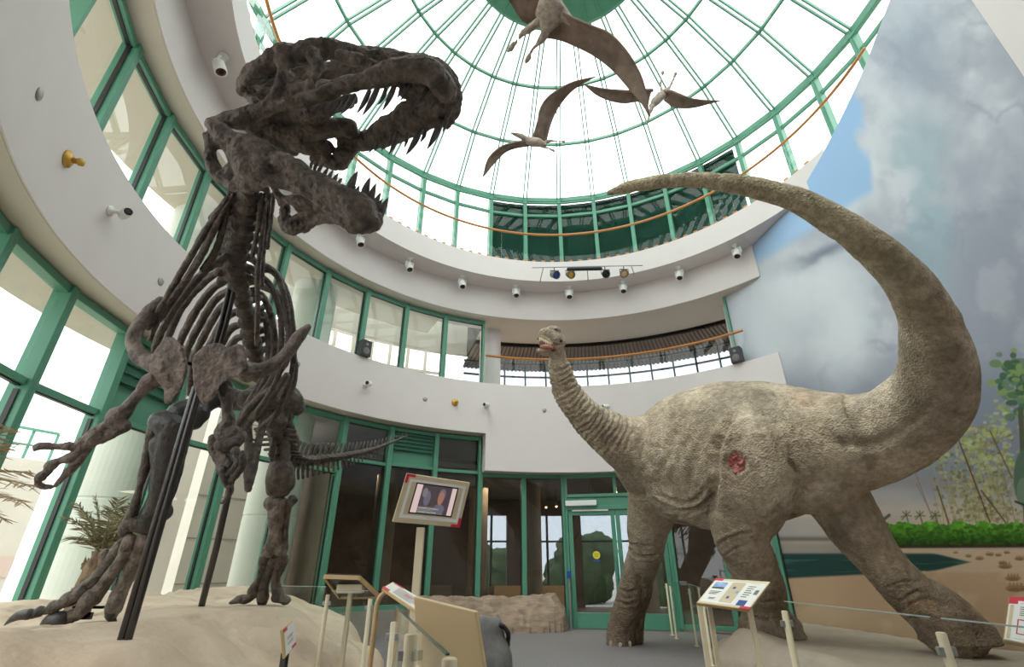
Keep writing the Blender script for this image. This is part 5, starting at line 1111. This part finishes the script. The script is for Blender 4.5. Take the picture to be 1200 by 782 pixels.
for (u, v), w_ in [((45, 110), 'upper left, above the yellow strobe'), ((188, 330), 'left of the skeleton neck'), ((349, 427), 'right of the shoulder blade tip'), ((498, 468), 'left of the small brass fitting'), ((638, 481), 'left of the grey dinosaur neck')]:
    p = onR(u, v, 6.0); b = B(); b.lathe((0, 0, 0), (-1, 0, 0), [(0, .055), (.01, .055), (.018, .045), (.02, .01)], 20)
    lab = 'small grey round wall disc '+w_
    if dz is None: dz = b.put('wall_disc', M['grey'], None, True); o = dz
    else: o = dz.copy(); COL.objects.link(o)
    tag(o, lab, 'wall disc', 'grey discs on the lower balcony wall'); o.location = p; o.rotation_euler = (0, 0, math.atan2(p.y, p.x))
for (u, v), lab in [((78, 186), 'yellow brass bell-shaped fitting on the left balcony wall beside the camera'), ((533, 472), 'small brass fitting on the balcony wall in the middle of the photo')]:
    p = onR(u, v, 6.0); t = thing('alarm_bell', lab, 'alarm', p); t.rotation_euler = (0, 0, math.atan2(p.y, p.x))
    b = B(); b.lathe((0, 0, 0), (-1, 0, 0), [(0, .085), (.02, .085), (.045, .05), (.05, .02)], 20); kid('base', b, M['brass'], t, True)
    b = B(); b.lathe((-.04, 0, 0), (-1, 0, 0), [(0, .028), (.05, .028), (.055, .038), (.09, .038), (.10, .02)], 16); kid('nozzle', b, M['brass'], t, True)
# stage lights on a bar
p0, p1 = P(624, 318, 12.6), P(752, 307, 12.6); p1.z = p0.z = (p0.z+p1.z)/2
t = thing('lighting_bar', 'thin grey lighting bar with black dimmer hung before the upper band', 'lighting bar', p0)
b = B(); b.tube([p0, p1], .014, 8); b.put('bar', M['grey'], t, True); q0, q1 = p0.lerp(p1, .33), p0.lerp(p1, .62)
b = B(); b.tube([q0-Vector((0, 0, .07)), q1-Vector((0, 0, .07))], .05, 10); b.put('dimmer_tube', M['black'], t, True)
b = B(); [b.tube([p0.lerp(p1, f_), pol(5.39, math.degrees(math.atan2(p0.lerp(p1, f_).y, p0.lerp(p1, f_).x)), p0.z)], .012, 6) for f_ in (.1, .5, .9)]; b.put('wall_bracket', M['grey'], t)
for k, (f_, lc, w_) in enumerate([(.20, 'bluepl', 'leftmost, with a bluish lens'), (.34, 'brass', 'second from the left, with a warm lens'), (.66, 'black', 'third from the left, dark'), (.83, 'oak', 'rightmost, with an orange barn door')]):
    c = p0.lerp(p1, f_); t = thing('stage_light', 'black theatre light on the hanging bar, '+w_, 'stage light', c-Vector((0, 0, .012)), 'stage lights on the bar')
    b = B(); b.tube([Vector((0, 0, -.012)), Vector((0, 0, -.10))], .012, 6); b.beam(Vector((-.11, 0, -.10)), Vector((.11, 0, -.10)), .03, .01); b.beam(Vector((-.11, 0, -.10)), Vector((-.11, 0, -.24)), .01, .03); b.beam(Vector((.11, 0, -.10)), Vector((.11, 0, -.24)), .01, .03); kid('yoke', b, M['black'], t)
    ax = Vector((.35-.2*k, -.75, -.55)).normalized(); b = B(); b.lathe(Vector((0, 0, -.22))-ax*.14, ax, [(0, .05), (.03, .085), (.16, .095), (.26, .11), (.27, .10), (.22, .095)], 18); h = kid('lamp_body', b, M['drock'], t, True)
    b = B(); b.lathe(Vector((0, 0, -.22))+ax*.085, ax, [(0, .095), (.01, .08), (.02, .02)], 18); kid('lens', b, M[lc], h, True)
# loudspeakers on the balcony
for (u, v), lab in [((427, 410), 'black tilted loudspeaker on the ledge before the second floor windows'), ((863, 415), 'black loudspeaker on the balcony ledge next to the mural')]:
    p = onR(u, v, 6.0); a = math.atan2(p.y, p.x); t = thing('loudspeaker', lab, 'loudspeaker', (p.x, p.y, 5.47)); t.rotation_euler = (0, 0, a)
    b = B(); b.box((0, 0, .19), (.2, .25, .38)); kid('cabinet', b, M['black'], t, bevel=.012)
    b = B(); b.lathe((-.10, 0, .12), (-1, 0, 0), [(0, .08), (.004, .08), (.006, .01)], 20); b.lathe((-.10, 0, .28), (-1, 0, 0), [(0, .035), (.004, .035), (.006, .01)], 16); kid('driver', b, M['drock'], t)

# ================================================================== SIGNS, BARRIERS, PLANTS
def quad(c, d):
    """four photo corners (tl, tr, br, bl) and the depths of tl, tr, bl -> four coplanar points"""
    A, Bp, Dp = P(*c[0], d[0]), P(*c[1], d[1]), P(*c[3], d[2]); n_ = (Bp-A).cross(Dp-A); o = Vector((CX, CY, CZ)); r = P(*c[2], 1)-o
    return [A, Bp, o+r*((A-o).dot(n_)/r.dot(n_)), Dp]
class Board:
    def __init__(s, t, c, d, th, m, edge=None, flip=False):
        s.q = quad(c, d); s.t = t; A, Bb, Cc, Dd = s.q; s.n = (Dd-A).cross(Bb-A).normalized()
        if s.n.dot(Vector((CX, CY, CZ))-A) < 0: s.n = -s.n
        if flip: s.n = -s.n
        b = B(); b.prism(s.q, -s.n*th); s.o = b.put('panel', M[edge or m], t, bevel=.004)
        s.k = 0
    def pt(s, x, y, off=0): A, Bb, Cc, Dd = s.q; return (A.lerp(Bb, x)).lerp(Dd.lerp(Cc, x), y)+s.n*off
    def rect(s, name, x0, y0, x1, y1, m, off=.002):
        s.k += 1; off += s.k*.00015
        b = B(); b.prism([s.pt(x0, y0, off), s.pt(x1, y0, off), s.pt(x1, y1, off), s.pt(x0, y1, off)], -s.n*(off+.001)); return b.put(name, M[m], s.o)
    def lines(s, name, x0, y0, x1, y1, n_, m='ink'):
        b = B(); s.k += 1; off = .003+s.k*.00015
        for k in range(n_):
            y = y0+(y1-y0)*k/max(n_-1, 1); xe = x1-(x1-x0)*.25*((k*7) % 3)/2; h = .28*(y1-y0)/max(n_-1, 1)
            b.prism([s.pt(x0, y, off), s.pt(xe, y, off), s.pt(xe, y+h, off), s.pt(x0, y+h, off)], -s.n*.001)
        return b.put(name, M[m], s.o)
def wpost(t, a, z0, name='post', r=.022, m='cream', lean=None):
    b = B(); top = Vector(a); bot = Vector((a[0], a[1], z0)) if lean is None else Vector(lean); b.beam(bot, top, r*2, r*2, up=(0, 1, 0)); return b.put(name, M[m], t, bevel=.004)
# screen on a tall post
t = thing('video_screen', 'framed video screen with red corners on a tall cream post', 'screen', onZ(492, 700, .9)*1); kc = P(492, 618, 4.6); t.location = (kc.x, kc.y, 0)
bd = Board(t, [(477, 555), (551, 566), (538.5, 618.5), (460, 612)], (4.62, 4.80, 4.50), .05, 'sepia')
for x0, y0, x1, y1 in [(0, 0, .14, .06), (0, 0, .045, .19), (.86, .94, 1, 1), (.955, .80, 1, 1)]: bd.rect('red_corner', x0, y0, x1, y1, 'red')
bd.rect('white_mat', .07, .10, .95, .90, 'white'); bd.rect('sepia_panel', .11, .15, .91, .83, 'sepia')
bd.rect('screen_bezel', .18, .15, .84, .80, 'black')
M['scr0'] = emit('screen_picture_dark', (.03, .022, .025), 1); M['scr1'] = emit('screen_picture_pink', (.30, .23, .22), 1); M['scr2'] = emit('screen_face', (.15, .07, .05), 1); M['scr3'] = emit('screen_caption', (.08, .075, .08), 1); M['scr4'] = emit('screen_grey', (.06, .055, .075), 1)
bd.rect('picture', .20, .18, .82, .77, 'scr1'); bd.rect('picture', .29, .18, .75, .77, 'scr0')
def disc(bd, name, cx, cy, rx, ry, m):
    bd.k += 1; off = .003+bd.k*.00015; b = B(); b.prism([bd.pt(cx+rx*math.cos(a*PI/10), cy+ry*math.sin(a*PI/10), off) for a in range(20)], -bd.n*.001); return b.put(name, M[m], bd.o)
disc(bd, 'picture', .40, .46, .05, .16, 'scr4'); disc(bd, 'picture', .35, .34, .04, .10, 'scr3'); disc(bd, 'picture', .61, .66, .085, .11, 'scr4'); disc(bd, 'picture', .615, .345, .052, .13, 'scr4'); disc(bd, 'picture', .605, .42, .045, .15, 'scr2'); bd.rect('picture', .29, .63, .68, .77, 'scr3'); bd.lines('caption_text', .31, .65, .62, .73, 2, 'white'); bd.lines('label_text', .46, .86, .56, .87, 1, 'red')
bd.lines('label_text', .115, .12, .15, .12, 1, 'ink'); bd.lines('label_text', .87, .12, .90, .12, 1, 'ink')
wpost(t, kc+Vector((0, .06, 0)), 0.0, r=.035); b = B(); b.lathe((kc.x, kc.y+.06, 0), (0, 0, 1), [(0, .2), (.02, .2), (.03, .05)], 24); b.put('base_plate', M['cream'], t)
# reading panel in front of the grey dinosaur
t = thing('reading_panel', 'slanted cream reading panel with red corners in front of the dinosaur middle foot', 'information panel')
q = [(839, 678), (903.5, 682), (878, 715), (816, 706.5)]; bd = Board(t, q, (4.22, 4.25, 3.87), .025, 'oak'); cA = bd.q[3]; t.location = (cA.x, cA.y, 0)
t.location = (0, 0, 0)
bd.rect('print_sheet', .01, .01, .99, .98, 'cream', .001); bd.rect('print_sheet', .03, .10, .97, .93, 'paper'); bd.rect('red_corner', .0, .0, .15, .10, 'red'); bd.rect('red_corner', .80, .92, 1, 1, 'red')
bd.rect('picture', .06, .16, .28, .42, 'blue'); bd.rect('picture', .06, .36, .28, .42, 'hedge'); bd.rect('sepia_panel', .36, .13, .60, .88, 'sepia'); bd.rect('picture', .70, .74, .86, .92, 'bluepl'); bd.rect('picture', .43, .30, .48, .38, 'bluepl'); bd.rect('picture', .53, .46, .58, .55, 'blue'); bd.rect('picture', .44, .66, .49, .74, 'bluepl'); bd.rect('picture', .86, .36, .93, .52, 'ink')
bd.lines('heading_text', .68, .14, .84, .14, 1, 'red'); bd.lines('body_text', .68, .24, .82, .62, 6); bd.lines('body_text', .08, .52, .28, .62, 3); bd.lines('body_text', .14, .76, .26, .80, 2)
for x, y in ((.05, .95), (.12, .72), (.88, .72)): e = bd.pt(x, y, -.03); wpost(t, e, 0, r=.018)
# side-on reading panel at the left
t = thing('reading_panel', 'slanted reading panel seen side-on beside the big tan board', 'information panel'); bd = Board(t, [(460, 682), (520, 717), (504, 727), (447.7, 689)], (3.35, 3.0, 3.2), .02, 'oak')
bd.rect('print_sheet', .02, .04, .98, .95, 'paper'); bd.rect('red_corner', .0, .80, .14, 1, 'red'); bd.rect('red_corner', .05, .0, .25, .12, 'red'); bd.lines('body_text', .2, .25, .7, .8, 6); bd.lines('heading_text', .36, .40, .52, .6, 3, 'red')
e = bd.pt(.06, .85, -.02); b = B(); b.tube(cat_rom([tuple(e), tuple(e+Vector((-.04, 0, -.05))), (e.x-.05, e.y, e.z-.2), (e.x-.05, e.y, 0)], 4), .016, 8); b.put('post', M['oak'], t, True)
e = bd.pt(.75, .5, -.02); wpost(t, e, 0, r=.016)
# big tan board seen from behind
t = thing('reading_panel', 'large blank tan board seen from behind at the bottom edge', 'information panel'); bd = Board(t, [(484.5, 699.5), (557, 717.5), (572, 812), (491, 800)], (1.95, 1.78, 1.86), .018, 'tan')
bd.q = bd.q
for x, y in ((.14, .9), (.86, .9)): e = bd.pt(x, y, -.03); wpost(t, e, 0, r=.016)
# panel seen from below at the far left barrier
t = thing('reading_panel', 'dark-bottomed reading panel seen from below near the left glass barrier', 'information panel'); bd = Board(t, [(380.5, 676), (421, 677.5), (445, 700), (398, 700)], (4.45, 4.4, 4.85), .03, 'black')
b = B(); 
for a_, c_ in ((0, 1), (1, 2), (2, 3), (3, 0)): b.beam(bd.q[a_], bd.q[c_], .02, .035)
b.put('frame', M['oak'], bd.o); b = B(); b.box(P(411, 690, 4.55), (.24, .10, .075)); b.put('bracket_box', M['cream'], t, bevel=.006); pp_ = P(411, 694, 4.6); wpost(t, pp_, max(gl(pp_.x, pp_.y), 0), r=.02)
# panel at the right edge
t = thing('reading_panel', 'white reading panel with red top strip cut by the right photo edge', 'information panel'); bd = Board(t, [(1183, 699.6), (1262, 704), (1262, 768), (1176, 750)], (2.35, 2.3, 2.15), .02, 'oak')
bd.rect('print_sheet', .01, .01, .99, .98, 'paper', .001); bd.rect('red_strip', .0, .0, .99, .17, 'red'); bd.rect('print_sheet', .14, .10, .97, .93, 'paper'); bd.rect('sepia_strip', .03, .2, .08, .95, 'sepia'); bd.lines('heading_text', .18, .16, .45, .16, 1, 'red'); bd.lines('body_text', .18, .24, .9, .42, 5); bd.rect('picture_border', .16, .52, .42, .84, 'red'); bd.rect('picture', .18, .54, .40, .82, 'white'); bd.lines('picture_caption', .20, .54, .36, .56, 1)
e = bd.pt(.5, .8, -.03); wpost(t, e, 0, r=.02)
# small label on the sand rock
t = thing('small_label', 'small framed label with red lettering standing on the sand-coloured rock', 'label'); bd = Board(t, [(330.5, 738), (343.6, 727), (347.2, 756), (333.5, 772.5)], (2.75, 2.98, 2.70), .012, 'oak')
bd.rect('print_sheet', .12, .05, .98, .95, 'white'); bd.rect('red_corner', .10, .04, .4, .16, 'red'); bd.rect('red_corner', .6, .86, .98, .96, 'red'); bd.lines('heading_text', .3, .40, .8, .47, 2, 'red'); bd.lines('body_text', .3, .6, .8, .66, 2)
e = bd.pt(.35, .95, -.02); zt = gl(e.x, e.y); b = B(); b.beam(e, Vector((e.x+.02, e.y+.03, min(zt, e.z-.02)-.01)), .05, .02); b.put('foot', M['black'], t)
# barrier posts with glass
def barrier(label, x, y, z0, z1, clip=True):
    t = thing('barrier_post', label, 'barrier post', (x, y, z0), 'cream glass barrier posts')
    b = B(); b.lathe((0, 0, 0), (0, 0, 1), [(0, .045), (.012, .045), (.014, .02), (.02, .019), (z1-z0-.004, .019), (z1-z0, .014)], 12); kid('post', b, M['cream'], t, True)
    b = B(); b.box((0, 0, z1-z0-.07), (.075, .02, .035)); kid('glass_clip', b, M['grey'], t, bevel=.004); return t
def glassp(label, a, c, z0, z1, em='ledge'):
    a = Vector((a[0], a[1], 0)); c = Vector((c[0], c[1], 0)); dv_ = c-a; b = B(); m_ = (a+c)/2; yaw_ = math.atan2(dv_.y, dv_.x); L = dv_.length-.06
    t = thing('glass_panel', label, 'glass panel', (m_.x, m_.y, z0), 'clear barrier glass')
    b.box((m_.x, m_.y, (z0+z1)/2), (L, .010, z1-z0), yaw_); b.put('pane', M['rail_glass'], t)
    b = B(); b.box((m_.x, m_.y, z1+.003), (L, .010, .005), yaw_); b.put('top_edge', M[em], t)
def byfloor(ub, vb, vt):
    g = onZ(ub, vb, 0); o = Vector((CX, CY, CZ)); lo, hi = 0, 3
    for _ in range(40):
        m_ = (lo+hi)/2; v = proj([g.x, g.y, m_])[1]
        if v > vt: lo = m_
        else: hi = m_
    return g.x, g.y, lo
posts = {}
for key, (ub, vb, vt), lab in [('r1', (788, 745, 684), 'far cream barrier post against the door frame, left of a pair'), ('r2', (793, 749, 687), 'cream barrier post against the door frame, right of a pair'), ('r3', (817, 758, 690), 'cream barrier post between the doors and the slanted panel'), ('r5', (835, 781, 706), 'cream barrier post just behind the left leg of the slanted panel')]:
    x, y, z1 = byfloor(ub, vb, vt); barrier(lab, x, y, 0, z1); posts[key] = (x, y, z1)
zr = lambda x, y: ground(rock_r, x, y)
for key, (u, v, z1), lab in [('r6', (919, 716, .98), 'cream barrier post in front of the middle foot'), ('r7', (1102, 741, .98), 'cream barrier post in front of the stretched hind foot, near right edge'), ('l1', (384.5, 697, 1.0), 'cream barrier post at the left edge of the dark-bottomed panel'), ('l2', (434, 702, .97), 'cream barrier post right of the dark-bottomed panel'), ('l3', (462, 729, .96), 'cream barrier post left of the big tan board'), ('l4', (480, 743, 1.0), 'short-looking cream post at the left corner of the tan board'), ('l5', (527, 771, 1.03), 'cream post top just showing before the tan board')]:
    p = onZ(u, v, z1); z0 = 0
    if key in ('r7',): z0 = max(zr(p.x, p.y), 0)
    if key in ('l1', 'l2'): z0 = max(gl(p.x, p.y)-.02, 0)
    barrier(lab, p.x, p.y, z0, z1); posts[key] = (p.x, p.y, z1)
glassp('clear glass pane between the two middle barrier posts left of the slanted panel', posts['r2'], posts['r3'], .10, .98)
glassp('clear glass pane just left of the slanted panel', posts['r3'], posts['r5'], .10, .95)
glassp('wide clear glass pane in front of the hind foot', posts['r6'], posts['r7'], .3, 1.03)
e = Vector(posts['r7'])+(Vector(posts['r7'])-Vector(posts['r6'])).normalized()*1.2
glassp('clear glass pane cut by the right photo edge', posts['r7'], e, .3, 1.03)
glassp('clear glass pane between the tan board and its left post', posts['l3'], posts['l5'], .15, 1.03, 'gedge')
glassp('clear glass pane under the dark-bottomed panel', posts['l1'], posts['l2'], .55, 1.03)
e = Vector(posts['l1'])+Vector((-.55, .22, 0)); glassp('clear glass pane left of the dark-bottomed panel', e, posts['l1'], .80, 1.06)
# dark stone pedestal
t = thing('stone_pedestal', 'dark grey broken stone pedestal behind the big tan board', 'stone', onZ(575, 790, .5)); b = B(); D_ = 3.2
c = P(574, 760, D_); b.lathe((c.x, c.y, 0), (0, 0, 1), [(0, .20), (.35, .17), (.7, .13), (.86, .09), (P(570, 727, D_).z, .06)], 14); t.location = (c.x, c.y, 0)
put('stone', remesh(b, .02, .05, 4, 1), M['drock'], t, True)
b = B(); w_ = cat_rom([(586, 733), (592, 737), (596, 746), (594, 758), (589, 768), (588, 784), (590, 800)], 4); b.tube([P(u, v, D_+.02) for u, v in w_], .018, 8); put('dark_crust', remesh(b, .008, .01, 14, 1), M['black'], t, True)

# ---- palms
def frond(b, base, tip, sag, nl, ll, wd, rnd):
    base, tip = Vector(base), Vector(tip); mid = (base+tip)/2+Vector((0, 0, sag)); c = [base.lerp(mid, s).lerp(mid.lerp(tip, s), s) for s in [i/16 for i in range(17)]]
    b.tube(c, [.012*(1-.8*i/16) for i in range(17)], 6)
    for k in range(nl):
        s = .12+.88*k/nl; i = min(int(s*16), 15); p = c[i].lerp(c[i+1], s*16-i); t_ = (c[i+1]-c[i]).normalized(); side = t_.cross(Vector((0, 0, 1)))
        if side.length < .1: side = Vector((1, 0, 0))
        side.normalize()
        for sg in (-1, 1):
            dr = (side*sg*rnd.uniform(.6, 1.0)+t_*rnd.uniform(.5, .9)+Vector((0, 0, rnd.uniform(-.5, .15)))).normalized(); L = ll*rnd.uniform(.7, 1.1)*(1-.5*s); e = p+dr*L; nn_ = dr.cross(t_)
            nn_ = nn_.normalized() if nn_.length > 1e-3 else Vector((0, 0, 1)); w2 = dr.cross(nn_).normalized()*wd
            q = [p-w2*.4, p+w2*.4, p.lerp(e, .5)+w2, e, p.lerp(e, .5)-w2]; q = [q[0], q[1], q[2], q[3], q[4]]
            b.prism(q, nn_*.002)
def palm(label, base, crown, fr, m_, rad, ll, wd, seed, nl=20):
    rnd = random.Random(seed); t = thing('dry_palm', label, 'palm', base)
    if rad:
        b = B(); b.tube([Vector(base)-Vector((0, 0, .03)), Vector(base).lerp(Vector(crown), .5), Vector(crown)], [rad*1.15, rad, rad*.7], 14); bb = B(); bb.v = b.v; bb.f = b.f
        for k in range(50):
            s = rnd.random(); a = rnd.random()*2*PI; p = Vector(base).lerp(Vector(crown), s)+Vector((math.cos(a), math.sin(a), 0))*rad; bb.tube([p, p+Vector((math.cos(a)*.02, math.sin(a)*.02, .05))], [.012, .004], 5)
        put('trunk', remesh(bb, .012, .008, 14, 0), M['trunk'], t, True)
    for tp, sg in fr:
        b = B(); frond(b, crown, tp, sg, nl, ll, wd, rnd); b.put('frond', M[m_], t)
    return t
D2 = 4.9; cr_ = P(118, 650, D2); bs_ = Vector((cr_.x-.05, cr_.y, 0)); bs_.z = gl(bs_.x, bs_.y)
palm('dry brownish palm behind the skeleton left foot', bs_, cr_, [(P(112, 583, D2+.1), .05), (P(90, 590, D2-.1), .1), (P(74, 605, D2-.2), .12), (P(140, 585, D2+.1), .05), (P(155, 592, D2), .1), (P(82, 630, D2-.3), .1), (P(160, 615, D2+.1), .1), (P(100, 600, D2+.3), .1), (P(130, 595, D2-.3), .1), (P(185, 618, D2), .12)], 'leaf', .10, .20, .008, 3, 22)
cr_ = P(-60, 560, 3.0); bs_ = Vector((cr_.x, cr_.y, gl(cr_.x, cr_.y)))
palm('straw-coloured dry palm fronds reaching in from the left photo edge', bs_, cr_, [(P(40, 555, 2.9), .05), (P(45, 572, 2.8), .05), (P(20, 520, 2.9), .1), (P(30, 590, 2.8), .0), (P(10, 500, 2.9), .1), (P(-20, 480, 3), .1), (P(5, 610, 2.9), 0)], 'straw', .07, .17, .005, 8, 22)
